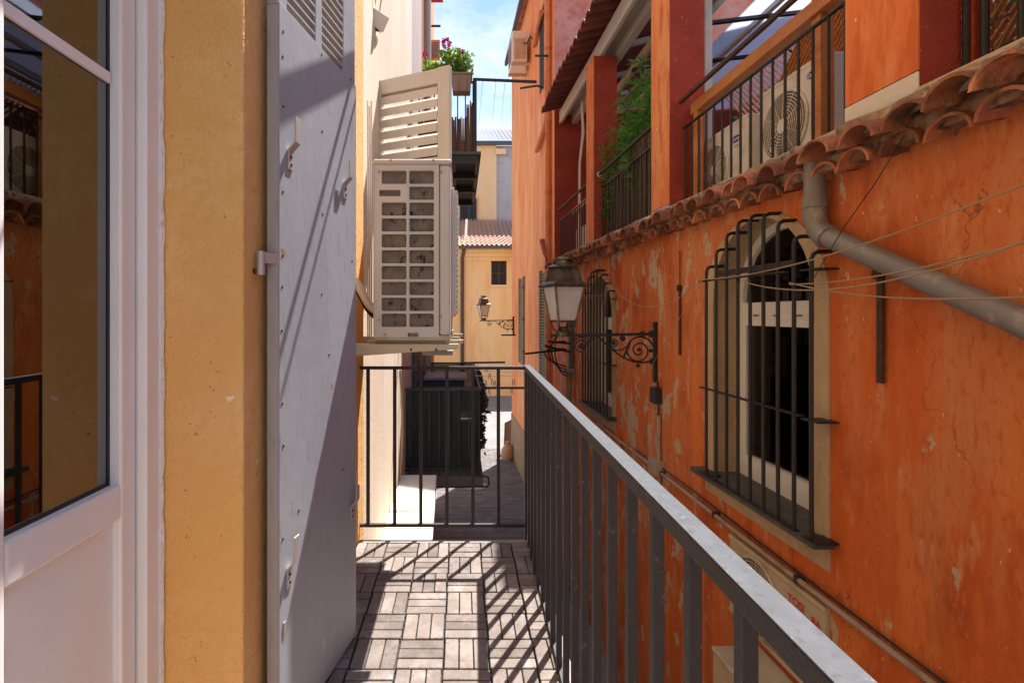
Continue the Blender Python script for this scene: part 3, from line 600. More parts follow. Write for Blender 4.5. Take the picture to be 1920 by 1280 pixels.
for x in (a.x + .08, a.x + .17): MB().box(x, x + .008, 5.836, 5.86, a.z + .01, b.z).build('rib', 'planter', pl)
ge = thing('geranium', 'geranium with magenta flowers growing in the window box', 'plant', (P(866, 0, 5.93).x, 5.93, b.z))
m = MB(); stems = MB()
for k in range(75):
    px, py = rnd(800, 882), rnd(100, 140); 
    if px < 830: py = rnd(122, 142)
    q = P(px, py, rnd(5.85, 6.05)); base = Vector((min(max(q.x, a.x), b.x), 5.93, b.z))
    stems.tube(bez(base, base + Vector((0, 0, .05)), q - Vector((0, 0, .05)), q, 4), .003, 4)
    for _ in range(9):
        dd = Vector((rnd(-1, 1), rnd(-1, 1), rnd(-.5, .7))); leaf(m, q + dd * .035, dd, rnd(.035, .065), rnd(.02, .034))
m.build('leaves', 'leaf', ge); 
for px, py, r, mt in ((836, 82, .055, 'magenta'), (863, 100, .042, 'magenta'), (797, 103, .034, 'pinkp')):
    q = P(px, py, 5.95); stems.tube(bez((min(q.x, b.x), 5.93, b.z), (q.x, 5.93, b.z + .1), q - Vector((0, 0, .1)), q, 6), .003, 4)
    fm = MB()
    for _ in range(60):
        dd = Vector((rnd(-1, 1), rnd(-1, 1), rnd(-.7, 1))).normalized(); leaf(fm, q + dd * r * rnd(.3, .9), dd, r * .6, r * .35)
    fm.build('flower_head', mt, ge)
stems.build('stems', 'leaf', ge)
cl = thing('clothesline', 'iron clothesline bar with thin lines crossing the alley by the flowers', 'clothesline', P(945, 155, 6))
MB().bar(P(888, 149, 6.1), P(1006, 154, 6.1), .022, .028).build('bar', 'iron', cl)
for px in (909, 934, 951): MB().tube([P(px - 4, 152, 6.1), P(px - 12, 236, 11.5)], .0022, 4).build('line', 'cablewhite', cl)
for px in (906, 928, 952): MB().tube([P(px + dx, 149 + dy, 6.08) for dx, dy in ((-2, 4), (0, -1), (2, 4))], .004, 5).build('hook', 'iron', cl)

# ---- green-netted balcony lower down
GB0, GB1 = 5.0, 7.7
gx1 = P(902, 0, 5).x; gx0 = -.55; gzs = P(0, 893, 5).z; gzt = P(0, 728, 5).z
gb = thing('netted_balcony', 'small balcony wrapped in dark green shade net', 'balcony', ((gx0 + gx1) / 2, 6.3, gzs - .1))
MB().box(gx0, gx1 + .02, GB0 - .03, GB1, gzs - .085, gzs).build('slab', 'greyboard', gb)
MB().box(gx0, gx1 - .1, GB0 + .15, GB1, gzs - .16, gzs - .0855).build('support', 'iron', gb)
MB().box(gx0, gx1, GB0, GB0 + .025, gzt - .02, gzt).build('top_rail', 'rail', gb)
MB().box(gx1 - .025, gx1, GB0 + .026, GB1, gzt - .02, gzt).build('top_rail', 'greyboard', gb)
MB().box(gx0, gx1, GB1 - .026, GB1, gzt - .02, gzt).build('top_rail', 'rail', gb)
MB().box(gx0, gx1, GB0, GB0 + .02, gzs + .05, gzs + .065).build('bottom_rail', 'iron', gb)
for k in range(8):
    x = gx0 + .05 + k * (gx1 - gx0 - .07) / 7; MB().box(x - .007, x + .007, GB0 + .003, GB0 + .017, gzs, gzt - .02).build('baluster', 'iron', gb)
for k in range(18): MB().box(gx1 - .019, gx1 - .005, GB0 + .1 + k * .15, GB0 + .114 + k * .15, gzs, gzt - .02).build('baluster', 'iron', gb)
nn = MB(); N = 14
vs = []; fs = []
for i in range(N + 1):
    x = gx0 + .01 + (gx1 - gx0 - .03) * i / N
    for j in range(6): vs.append((x, GB0 + .03 + .012 * math.sin(i * 1.3 + j), gzs + .07 + (gzt - gzs - .09) * j / 5))
for i in range(N):
    for j in range(5): fs.append((i * 6 + j, i * 6 + j + 1, i * 6 + j + 7, i * 6 + j + 6))
nn.add(vs, fs).build('net_panel', 'net', gb)
for p in ([(gx1 - .03, GB0 + .03), (gx1 - .03, GB1 - .03)], [(gx1 - .03, GB1 - .03), (gx0, GB1 - .03)]):
    MB().add([(p[0][0], p[0][1], gzs + .03), (p[1][0], p[1][1], gzs + .03), (p[1][0], p[1][1], gzt - .02), (p[0][0], p[0][1], gzt - .02)], [(0, 1, 2, 3)]).build('net_panel', 'net', gb)
MB().tube([P(884, 888, 4.97), P(893, 888, 4.97), P(916, 895, 4.97), P(917, 908, 4.97), P(912, 912, 4.97), P(878, 911, 4.97)], .009, 6).build('hoop', 'iron', gb, smooth=True)
bx = thing('storage_box', 'blue-grey box with a pale shelf inside the netted balcony', 'box', (-.2, 7.2, gzs))
MB().box(gx0 + .02, gx1 - .2, 6.9, 7.5, gzs + .004, gzt - .16).build('body', 'navy', bx); MB().box(gx0 + .05, gx1 - .12, 6.85, 7.55, gzt - .155, gzt - .125).build('shelf_board', 'mauve', bx)
iv = thing('ivy', 'dark ivy growing down the outside of the netted balcony', 'plant', (gx1 + .02, 6, gzs))
m = MB(); w = MB()
for k in range(620):
    y = rnd(GB0 + .35, GB1); z = rnd(gzs + .1, gzt - .02); o = rnd(0, .05) * (1 + .5 * math.sin(z * 11)); dd = Vector((rnd(.2, 1), rnd(-1, .4), rnd(-.8, .4)))
    leaf(m, (gx1 + .005 + o, y, z), dd, rnd(.035, .07), rnd(.012, .024))
for k in range(6): y = GB0 + .5 + k * .3; w.tube([(gx1 + .01, y, gzs), (gx1 + .015, y + .1, gzs + .4), (gx1 + .012, y - .05, gzt - .05)], .006, 5)
m.build('leaves', 'leafd', iv); w.build('stems', 'reeddark', iv)
dl = thing('laundry_line', 'dark laundry rod and cords with pegs crossing behind the end railing', 'clothesline', P(945, 728, 5.02))
MB().bar(P(771, 727, 5.2), P(988, 727, 5.2), .014, .022).build('rod', 'iron', dl)
MB().bar(P(868, 680, 5.6), P(947, 679, 5.6), .012, .02).build('rod', 'iron', dl)
for i, (a, b) in enumerate(((P(886, 693, 5.6), P(1000, 699, 5.6)), (P(886, 704, 5.6), P(1000, 703, 5.6)))): MB().tube(sag(a, b, .006), .0025, 4).build('cord', 'cablewhite', dl)
for i, (px, py, d) in enumerate(((912, 692, 5.55), (918, 705, 5.55), (911, 718, 5.55), (923, 716, 5.55), (928, 719, 5.55), (963, 716, 5.15), (917, 735, 5.15), (960, 733, 5.15))):
    q = P(px, py, d); pg = thing('clothes_peg', ('second', 'fourth', 'first', 'fifth', 'sixth', 'eighth', 'third', 'seventh')[i] + ' clothes peg from the left on the laundry cords behind the railing', 'clothes peg', q, 'clothes pegs on the laundry cords')
    for s in (-1, 1): MB().bar(q + Vector((s * .004, 0, .03)), q + Vector((s * .012, 0, -.03)), .006, .007, (0, 1, 0)).build('jaw', 'pegs', pg)

# ---- whitewashed ledge below
wl = thing('canopy_ledge', 'whitewashed sunlit canopy slab below the end railing', 'canopy', (-.37, 4.2, -.6))
MB().hexa([(-.55, 3.3, -.50), (-.195, 3.3, -.50), (-.225, 4.7, -.45), (-.55, 4.7, -.45), (-.55, 3.3, -.43), (-.195, 3.3, -.43), (-.225, 4.7, -.34), (-.55, 4.7, -.34)]).build('slab', 'whiteledge', wl, bevel=.01)
lo = MB().tube(bez((-.543, 4.55, -.34), (-.5, 4.6, .1), (-.54, 4.6, .4), (-.543, 4.6, .62), 8), .008, 6).build('gas_pipe', 'cable', smooth=True)
tag(lo, 'thin tan pipe climbing the cream wall above the white canopy', 'pipe')

# ================================================================ FAR END OF THE STREET
D1 = 26.0
fy = thing('yellow_house', 'ochre yellow house closing the end of the alley', 'building', (2, D1 + 2, GZ))
ze = P(0, 466, D1).z
w0, w1, wz0, wz1 = P(921, 0, D1).x, P(950, 0, D1).x, P(0, 534, D1).z, P(0, 489, D1).z
m = MB(); xa, xb = -7, 9
for (x0, x1, z0, z1) in ((xa, w0, GZ, ze), (w1, xb, GZ, ze), (w0, w1, GZ, wz0), (w0, w1, wz1, ze)): m.box(x0, x1, D1, D1 + .3, z0, z1)
m.build('wall', 'far_yellow', fy)
MB().box(xa, xb, D1 + .3, D1 + 4, GZ, ze).build('core', 'far_yellow', fy)
wf = MB().box(w0, w1, D1 + .2, D1 + .26, wz0, wz1).build('window', 'darkwin', fy)
m = MB()
for x in (w0, (w0 + w1) / 2 - .03, w1 - .06): m.box(x, x + .06, D1 + .13, D1 + .2, wz0, wz1)
m.box(w0 + .06, w1 - .06, D1 + .14, D1 + .19, (wz0 + wz1) / 2 - .03, (wz0 + wz1) / 2 + .02); m.build('window_frame', 'reeddark', wf)
MB().box(w0 - .08, w1 + .08, D1 - .06, D1 - .002, wz0 - .09, wz0).build('window_sill', 'far_peach', wf)
for i, (py0, py1, o) in enumerate(((466, 474, .22), (474, 482, .12), (482, 489, .05))):
    MB().box(xa, xb, D1 - o, D1 - .001, P(0, py1, D1).z + .002, P(0, py0, D1).z).build('cornice', 'far_yellow', fy)
MB().box(xa, xb, D1 - .05, D1 - .002, GZ, P(0, 716, D1).z).build('plinth', 'far_peach', fy)
MB().bar((xa, D1 - .36, ze + .02), (xb, D1 - .36, ze + .02), .12, .14).build('gutter', 'greyboard', fy)
px = P(867, 0, D1).x
MB().tube([(px + .1, D1 - .3, ze), (px, D1 - .1, ze - .5), (px, D1 - .1, GZ)], .09, 8).build('downpipe', 'reeddark', fy, smooth=True)
zr = P(0, 413, 30).z
def fartiles(name, y0, z0, y1, z1, x0, x1, pitch, m, parent, rows):
    mb = MB(); n = int((x1 - x0) / pitch) * 4; vs = []; fs = []
    for r in range(rows):
        for s_ in (0, 1):
            t = (r + s_) / rows; y = y0 + (y1 - y0) * t; z = z0 + (z1 - z0) * t + (.05 if s_ == 0 else 0)
            for i in range(n + 1): vs.append((x0 + (x1 - x0) * i / n, y, z + .06 * math.sin(2 * math.pi * i / 4 + .3)))
        b = r * 2 * (n + 1)
        for i in range(n): fs.append((b + i, b + i + 1, b + n + 1 + i + 1, b + n + 1 + i))
    mb.add(vs, fs); o = mb.build(name, m, parent); return stuff(o)
fartiles('roof_tiles', D1 - .4, ze + .1, 30.4, zr + .1, -6, 7, .24, 'tilefar', fy, 12)
MB().bar(P(875, 412, 27.4), P(872, 462, 26.2), .12, .1).build('roof_pole', 'cream', fy)
ft = thing('peach_house', 'tall peach and grey house behind the ochre house roof', 'building', (2, 33, GZ))
D2 = 30.5; ze2 = P(0, 272, D2).z; xs = P(931, 0, D2).x
MB().box(-7, xs, D2, D2 + 4, GZ, ze2).build('wall', 'far_peach', ft)
MB().box(xs, 9, D2 + .15, D2 + 4, GZ, ze2).build('wall', 'far_grey', ft)
MB().bar((-7, D2 - .2, ze2 + .05), (9, D2 - .2, ze2 + .05), .16, .22).build('gutter', 'greyboard', ft)
MB().box(xs - .05, xs + .55, D2 - .12, D2 - .002, P(0, 290, D2).z, P(0, 280, D2).z).build('cornice', 'far_peach', ft)
wa, wb2 = P(862, 0, D2).x, P(894, 0, D2).x; za, zb_ = P(0, 414, D2).z, P(0, 373, D2).z
win = MB().box(wa, wb2, D2 - .03, D2 - .002, za, zb_).build('window', 'darkwin', ft)
for x in (wa, (wa + wb2) / 2, wb2 - .06): MB().box(x, x + .06, D2 - .06, D2 - .031, za, zb_).build('window_frame', 'navy', win)
MB().box(wb2, wb2 + .1, D2 - .07, D2 - .002, za, zb_ + .1).build('window_surround', 'far_orange', win)
fartiles('roof_tiles', D2 - .3, ze2 + .2, D2 + 5, P(0, 244, D2 + 5).z, -6, 7, .26, 'tilebrown', ft, 10)
# things standing at the far street corner
sb = thing('leaning_board', 'dark board leaning at the street corner by the orange house', 'board', P(953, 830, 15.2))
q = P(953, 825, 15.2)
MB().hexa([(q.x - .14, 15.2, GZ), (q.x + .1, 15.2, GZ), (q.x + .1, 15.25, GZ), (q.x - .14, 15.25, GZ), (q.x - .10, 15.25, GZ + .9), (q.x + .10, 15.25, GZ + 1.0), (q.x + .1, 15.3, GZ + 1.0), (q.x - .10, 15.3, GZ + .9)]).build('panel', 'greyboard', sb)
MB().box(q.x - .1, q.x + .06, 15.26, 15.31, GZ, GZ + .3).build('prop', 'greyboard', sb)
sk = thing('paper_sack', 'tan sack standing at the foot of the orange corner', 'sack', P(951, 850, 14.8))
q = P(952, 850, 14.6); MB().lathe([(.16, 0), (.19, .1), (.17, .3), (.12, .42), (.05, .46)], (q.x, 14.6, GZ), 9, .3).build('sack_body', 'cardboard', sk, smooth=True)
MB().lathe([(.05, 0), (.09, .06)], (q.x, 14.6, GZ + .45), 9).build('sack_mouth', 'cardboard', sk)

# ================================================================ RIGHT SIDE : the low orange building with the terrace
UA, UB, ZT = -1.6, 9.10, 1.86
ob = thing('terrace_building', 'low orange stucco building with barred arched windows and a roofed terrace', 'building', RT(4, -2, GZ))
WIN = [(3.17, .5, .0, 1.20), (6.42, .5, -.05, 1.08)]
m = MB(RT); u = UA; NA = 18
def arch(uc, hw, zs):
    return [(uc - hw * math.cos(math.pi * k / NA), zs + hw * math.sin(math.pi * k / NA)) for k in range(NA + 1)]
for uc, hw, zsill, zs in WIN:
    a, b = uc - hw, uc + hw
    m.add([(u, 0, GZ), (a, 0, GZ), (a, 0, ZT), (u, 0, ZT)], [(0, 1, 2, 3)])
    m.add([(a, 0, GZ), (b, 0, GZ), (b, 0, zsill), (a, 0, zsill)], [(0, 1, 2, 3)])
    ap = arch(uc, hw, zs)
    for (p, q) in zip(ap, ap[1:]): m.add([(p[0], 0, p[1]), (q[0], 0, q[1]), (q[0], 0, ZT), (p[0], 0, ZT)], [(0, 1, 2, 3)])
    u = b
m.add([(u, 0, GZ), (UB, 0, GZ), (UB, 0, ZT), (u, 0, ZT)], [(0, 1, 2, 3)])
m.add([(UA, 0, GZ), (UA, 0, ZT), (UA, -6, ZT), (UA, -6, GZ)], [(0, 1, 2, 3)])
bmwall = m.build('wall', 'orange', ob)
MB(RT).box(UA, UB - .01, -6, -.02, 1.80, 1.955).build('terrace_floor', 'mortar', ob)
MB(RT).box(UA, UB - .01, -.30, .03, 1.86, 1.985).build('terrace_kerb', 'mortar', ob, bevel=.02)
for wi, (uc, hw, zsill, zs) in enumerate(WIN):
    a, b = uc - hw, uc + hw; ap = arch(uc, hw, zs)
    outl = [(a, zsill)] + ap + [(b, zsill)]
    # render surround : a band on the wall and the reveal behind it
    k = 1.22
    ap2 = [(uc + (p[0] - uc) * k, zs + (p[1] - zs) * 1.06) for p in ap]
    ou2 = [(a - .11, zsill - .16)] + [(min(max(p[0], a - .11), b + .11), p[1]) for p in ap2] + [(b + .11, zsill - .16)]
    ou2 = [(x, min(z_, ZT - .05)) for x, z_ in ou2]
    m = MB(RT); n = len(outl)
    vs = [(x, .008, z_) for x, z_ in outl] + [(x, .008, z_) for x, z_ in ou2] + [(x, -.24, z_) for x, z_ in outl] + [(x, -.01, z_) for x, z_ in ou2]
    fs = []
    for i in range(n - 1): fs += [(i, i + 1, n + i + 1, n + i), (i, i + 1, 2 * n + i + 1, 2 * n + i), (n + i, n + i + 1, 3 * n + i + 1, 3 * n + i)]
    m.add(vs, fs); m.box(a - .1085, b + .1085, -.02, .0065, zsill - .1585, zsill - .035)
    sur = m.build('window_surround', 'surround', ob)
    # frame, transom, sashes, glass
    v0 = -.17
    m = MB(RT); fr = .055
    inn = [(a + fr, zsill + .08)] + [(uc + (p[0] - uc) * (hw - fr) / hw, zs + (p[1] - zs) * (hw - fr) / hw) for p in ap] + [(b - fr, zsill + .08)]
    vs = [(x, v0, z_) for x, z_ in outl] + [(x, v0, z_) for x, z_ in inn] + [(x, v0 - .06, z_) for x, z_ in inn]
    fs = []
    for i in range(n - 1): fs += [(i, i + 1, n + i + 1, n + i), (n + i, n + i + 1, 2 * n + i + 1, 2 * n + i)]
    fs.append((0, n, 2 * n - 1, n - 1)); m.add(vs, fs)
    wdw = m.build('window', 'pvcwin', ob)
    zt = zs - .06
    MB(RT).box(a + fr, b - fr, v0 - .05, v0 + .004, zt - .055, zt + .055).build('transom', 'pvcwin', wdw, bevel=.004)
    for s0, s1 in ((a + fr, b - fr),):
        m = MB(RT); vv = v0 + (.006 if s0 < uc - .1 else .001)
        m.box(s0, s0 + .05, vv - .045, vv, zsill + .08, zt - .055); m.box(s1 - .05, s1, vv - .045, vv, zsill + .08, zt - .055)
        m.box(s0 + .05, s1 - .05, vv - .045, vv - .001, zsill + .08, zsill + .15); m.box(s0 + .05, s1 - .05, vv - .045, vv - .001, zt - .10, zt - .055)
        m.build('sash', 'pvcwin', wdw)
    MB(RT).box(a + fr, b - fr, v0 - .034, v0 - .030, zsill + .08, zt).build('pane', 'winglass', wdw)
    top = [(x, z_) for x, z_ in inn[1:-1]]
    MB(RT).prism(top, lambda p, q_, t: (p, t, q_), v0 - .034, v0 - .030).build('pane', 'winglass', wdw)
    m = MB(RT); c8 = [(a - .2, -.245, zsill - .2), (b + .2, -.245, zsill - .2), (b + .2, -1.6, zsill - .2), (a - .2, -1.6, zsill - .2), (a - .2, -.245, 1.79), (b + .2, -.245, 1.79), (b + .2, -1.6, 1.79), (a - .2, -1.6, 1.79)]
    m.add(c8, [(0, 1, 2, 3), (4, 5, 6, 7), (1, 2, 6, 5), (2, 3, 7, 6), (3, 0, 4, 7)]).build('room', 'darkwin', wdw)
    MB(RT).add([(uc + .5 - .45 * k / 20, -.36 + .018 * math.sin(k * 1.9), z_) for k in range(21) for z_ in (zsill + .05, zs + .3)], [(2 * k, 2 * k + 1, 2 * k + 3, 2 * k + 2) for k in range(20)]).build('reflection_sheet', 'reflection_sheet', wdw, smooth=True)  # sheet added for the grey-green reflection on the pane
    MB(RT).box(a - .14, b + .14, -.2, .105, zsill - .034, zsill).build('sill', 'slate', ob, bevel=.004)
    if wi == 0:
        for k in range(3):
            text('aluplast', 'film_print', 'blackprint', wdw, .022, lambda x, y, z, k=k: RT(uc + .28 - k * .21 - x, v0 + .006, zt - .03 + y))
        MB(RT).hexa([(uc + .06, v0 - .05, .40), (uc + .03, v0 - .05, .40), (uc - .03, v0 - .05, .22), (uc, v0 - .05, .22), (uc + .06, v0 - .055, .40), (uc + .03, v0 - .055, .40), (uc - .03, v0 - .055, .22), (uc, v0 - .055, .22)]).build('tape_strip', 'bamboo', wdw)
    # wrought grille standing on the sill
    du = uc - 3.17; dzz = zsill
    gv = .098
    tops = [1.445, 1.547, 1.637, 1.694, 1.702, 1.687, 1.624, 1.519, 1.425]
    gr = MB(RT).box(2.62 + du, 3.66 + du, gv - .016, gv + .016, .598 + dzz, .606 + dzz).build('window_grille', 'iron', ob)
    for bx6 in ((2.50, 2.615, -.05, gv + .012, .588, .596), (3.46, 3.67, gv - .016, gv + .016, 1.343, 1.352), (2.68, 3.46, gv - .004, gv + .004, 1.365, 1.400), (2.74, 3.4, gv - .016, gv + .016, 1.34, 1.347),
                (2.50, 2.62, -.05, gv + .012, 1.335, 1.343), (2.66, 3.53, gv - .014, gv + .016, .001, .010), (2.50, 2.60, .0, gv + .018, .001, .010), (3.54, 3.67, .02, gv + .02, .002, .012)):
        MB(RT).box(bx6[0] + du, bx6[1] + du, bx6[2], bx6[3], bx6[4] + dzz, bx6[5] + dzz).build('cross_bar', 'iron', gr)
    for k, z_ in enumerate(tops):
        ub = 3.585 - .129 * k + du; z2 = z_ + dzz; rr = .0105
        pts = [(ub, gv, .004 + dzz), (ub + rnd(-.003, .003), gv, .8 + dzz), (ub, gv, z2 - .035), (ub, gv - .008, z2 - .012), (ub, gv - .03, z2), (ub, -.03, z2 + .004)]
        MB(RT).tube(pts, rr, 8).build('bar', 'iron', gr, smooth=True)
# plaster scar in front of the niche unit
# ---- cornice of barrel tiles
def barrel(u, v0, v1, z0, z1, r0, r1, th=.014, n=9, flat=.86):
    m = MB(RT); vs = []; fs = []
    for v, z, r in ((v0, z0, r0), (v1, z1, r1)):
        for rr in (r, r - th):
            for k in range(n + 1):
                a = math.pi * k / n; vs.append((u - rr * math.cos(a), v, z + rr * math.sin(a) * flat))
    N = n + 1
    for k in range(n):
        fs += [(k, k + 1, 2 * N + k + 1, 2 * N + k), (N + k, 3 * N + k, 3 * N + k + 1, N + k + 1), (2 * N + k, 2 * N + k + 1, 3 * N + k + 1, 3 * N + k), (k, N + k, N + k + 1, k + 1)]
    fs += [(0, 2 * N, 3 * N, N), (n, N + n, 3 * N + n, 2 * N + n)]
    return m.add(vs, fs)
u = .95; k = 0
while u < 9.0:
    j = rnd(-.02, .02); zz = 1.855 + .010 * max(0, u - 3)
    barrel(u + j, -.06, .205 + rnd(-.03, .025), zz + .035, zz - .02 + rnd(-.008, .008), .092, .100 + rnd(-.010, .006), flat=rnd(.74, .92)).build('cornice_tile', 'tilered', ob, smooth=True)
    barrel(u + .1 + j, -.06, .115 + rnd(-.012, .012), zz - .06, zz - .095 + rnd(-.008, .008), .09, .094).build('cornice_tile', 'tilered', ob, smooth=True)
    u += .2; k += 1
m = MB(RT); N = 70
vs = []; fs = []
prof = [(.0, -.02), (.085, -.03), (.10, .02), (.075, .06), (.0, .10)]
for i in range(N + 1):
    u = .85 + 8.2 * i / N; zz = 1.83 + .010 * max(0, u - 3)
    for v, dz in prof: vs.append((u, v + rnd(-.012, .012), zz + dz + rnd(-.01, .01)))
for i in range(N):
    for k in range(4): fs.append((i * 5 + k, i * 5 + k + 1, i * 5 + k + 6, i * 5 + k + 5))
m.add(vs, fs).build('cornice_mortar', 'tilemortar', ob)
m = MB(RT); vs = []; fs = []; N = 90
for i in range(N + 1):
    u = .85 + 8.2 * i / N; zz = 1.945 + .010 * max(0, u - 3)
    for v, dz in ((.04, .055), (.11 + rnd(-.03, .03), .02 + rnd(-.012, .012)), (.10, -.05)): vs.append((u, v, zz + dz))
for i in range(N):
    for k in range(2): fs.append((i * 3 + k, i * 3 + k + 1, i * 3 + k + 4, i * 3 + k + 3))
m.add(vs, fs).build('cornice_mortar', 'mortar', ob)
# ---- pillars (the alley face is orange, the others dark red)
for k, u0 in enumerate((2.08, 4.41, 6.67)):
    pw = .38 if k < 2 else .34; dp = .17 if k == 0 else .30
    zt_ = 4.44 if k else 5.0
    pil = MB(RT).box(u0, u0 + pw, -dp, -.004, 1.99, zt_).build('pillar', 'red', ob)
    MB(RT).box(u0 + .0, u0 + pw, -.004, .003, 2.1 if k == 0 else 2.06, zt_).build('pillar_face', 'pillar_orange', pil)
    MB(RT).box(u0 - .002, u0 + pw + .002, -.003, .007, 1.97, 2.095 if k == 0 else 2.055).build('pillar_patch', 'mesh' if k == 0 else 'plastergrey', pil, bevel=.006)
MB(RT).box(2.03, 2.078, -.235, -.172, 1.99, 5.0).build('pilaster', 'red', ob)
# rough sill stones along the near bay
MB(RT).hexa([(.6, -.3, 1.986), (2.075, -.3, 1.986), (2.075, .04, 1.986), (.6, .04, 1.986), (.6, -.3, 2.03), (2.075, -.3, 2.03), (2.075, .03, 2.02), (.6, .03, 2.02)]).build('sill_stone', 'surround', ob, bevel=.012)
# ---- terrace back and interior walls
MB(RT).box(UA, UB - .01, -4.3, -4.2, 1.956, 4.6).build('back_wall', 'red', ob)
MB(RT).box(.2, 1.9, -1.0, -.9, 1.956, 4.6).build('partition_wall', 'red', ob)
# ---- tiled canopy roof over the two far bays
cr_ = thing('tiled_canopy', 'maroon tiled lean-to roof with white timbers over the terrace', 'roof', RT(6.8, -.5, 4.4))
E0 = 4.62
def rzv(v): return E0 + (.24 - v) * .26
u = 4.55
while u < 9.0:
    barrel(u, .24 + rnd(-.015, .015), -1.3, rzv(.24), rzv(-1.3), .104, .098, .016, 7).build('roof_tile', 'tiledark', cr_, smooth=True); u += .2
MB(RT).hexa([(4.5, -.135, rzv(-.135) - .03), (9.08, -.135, rzv(-.135) - .03), (9.08, -1.3, rzv(-1.3) - .03), (4.5, -1.3, rzv(-1.3) - .03), (4.5, -.135, rzv(-.135) - .004), (9.08, -.135, rzv(-.135) - .004), (9.08, -1.3, rzv(-1.3) - .004), (4.5, -1.3, rzv(-1.3) - .004)]).build('roof_boards', 'tiledark', cr_)
MB(RT).box(4.3, 9.08, -.13, -.08, 4.445, 4.66).build('fascia_board', 'soffit', cr_, bevel=.004)
MB(RT).box(4.3, 9.08, -.40, -.30, 4.445, 4.66).build('beam', 'soffit', cr_, bevel=.004)
MB(RT).box(4.3, 9.08, -.30, -.13, 4.60, 4.64).build('soffit_board', 'soffit', cr_)
MB(RT).box(4.45, 9.08, -1.3, -1.2, 4.70, 4.86).build('beam', 'soffit', cr_, bevel=.004)
for u in (4.9, 5.8, 6.9, 7.9, 8.8): MB(RT).hexa([(u, -.41, 4.66), (u + .07, -.41, 4.66), (u + .07, -1.19, 4.86), (u, -1.19, 4.86), (u, -.41, 4.72), (u + .07, -.41, 4.72), (u + .07, -1.19, 4.92), (u, -1.19, 4.92)]).build('rafter', 'soffit', cr_)
bpz = MB(RT).tube([(4.2, -.62, 4.48), (5.9, -.62, 4.44), (7.9, -.62, 4.38)], .06, 10).build('gutter_pipe', 'beigepipe', smooth=True)
tag(bpz, 'fat beige pipe slung under the tiled canopy of the terrace', 'pipe')
# ---- translucent roof over the near bay
pr = thing('sheet_roof', 'pale translucent sheet roof with timber rafters over the near terrace bay', 'roof', RT(3, -2, 4.4))
for k, (u0, u1) in enumerate(((.3, 1.3), (1.32, 2.3), (2.32, 3.3), (3.32, 4.3), (4.32, 5.3), (5.32, 6.3), (6.32, 7.3), (7.32, 8.2), (8.22, 9.05))):
    MB(RT).hexa([(u0, -.5 if u1 < 4.4 else -1.4, 4.46), (u1, -.5 if u1 < 4.4 else -1.4, 4.46), (u1, -4.2, 4.9), (u0, -4.2, 4.9), (u0, -.5 if u1 < 4.4 else -1.4, 4.47), (u1, -.5 if u1 < 4.4 else -1.4, 4.47), (u1, -4.2, 4.91), (u0, -4.2, 4.91)]).build('sheet', 'poly', pr)
for v in (-1.7, -2.5, -3.3, -4.1): z_ = 4.46 + (-.5 - v) * .1189; MB(RT).box(.3, 9.05, v - .03, v + .03, z_ - .13, z_ - .012).build('rafter', 'soffit', pr)
for u in (.8, 1.8, 2.8, 3.8, 4.8, 5.8, 6.8): MB(RT).hexa([(u, -.55, 4.31), (u + .05, -.55, 4.31), (u + .05, -4.2, 4.74), (u, -4.2, 4.74), (u, -.55, 4.345), (u + .05, -.55, 4.345), (u + .05, -4.2, 4.775), (u, -4.2, 4.775)]).build('purlin', 'iron', pr)
wp = MB(RT).box(4.80, 4.87, -.57, -.50, 1.956, 4.42).build('post', 'soffit', bevel=.006)
tag(wp, 'white square post behind the second orange pillar', 'post')

# ---- wrought railings between the pillars
def railing(label, u0, u1, v, ztop, zhand, n, cap=False):
    t = thing('terrace_railing', label, 'railing', RT((u0 + u1) / 2, v, 1.99), 'terrace railings')
    MB(RT).box(u0, u1, v - .012, v + .012, ztop - .012, ztop).build('top_rail', 'iron', t)
    MB(RT).box(u0, u1, v - .010, v + .010, 2.03, 2.042).build('bottom_rail', 'iron', t)
    if zhand: MB(RT).box(u0 - (.0 if cap else 0), u1, v + .012, v + .042, zhand - .03, zhand).build('handrail', 'rustiron', t, bevel=.004)
    if cap: MB(RT).tube([(u1 + .0, v + .027, zhand - .015), (u1 + .03, v + .027, zhand - .015)], .035, 8).build('handrail_cap', 'mesh', t)
    for k in range(n):
        u = u0 + .03 + (u1 - u0 - .06) * k / (n - 1); MB(RT).tube([(u, v, 1.965), (u, v, ztop - .012)], .0085, 6).build('baluster', 'iron', t, smooth=True)
    return t
railing('black iron railing in front of the terrace outdoor units', 2.47, 4.40, -.12, 2.70, 2.935, 17)
railing('black iron railing in front of the dark reed screen', 4.80, 6.66, -.10, 2.745, 2.93, 16, True)
railing('far black iron railing in the last terrace bay', 7.02, 9.0, -.08, 2.74, 2.93, 16)
t = thing('terrace_railing', 'thick black bars in front of the bamboo trellis at the right edge', 'railing', RT(1.8, -.17, 2.02), 'terrace railings')
for u in (2.055, 1.985, 1.855, 1.725, 1.595, 1.465, 1.335): MB(RT).tube([(u, -.165, 2.02), (u, -.165, 2.95)], .0125, 8).build('baluster', 'iron', t, smooth=True)
MB(RT).box(1.2, 2.06, -.18, -.15, 2.95, 2.965).build('top_rail', 'iron', t)

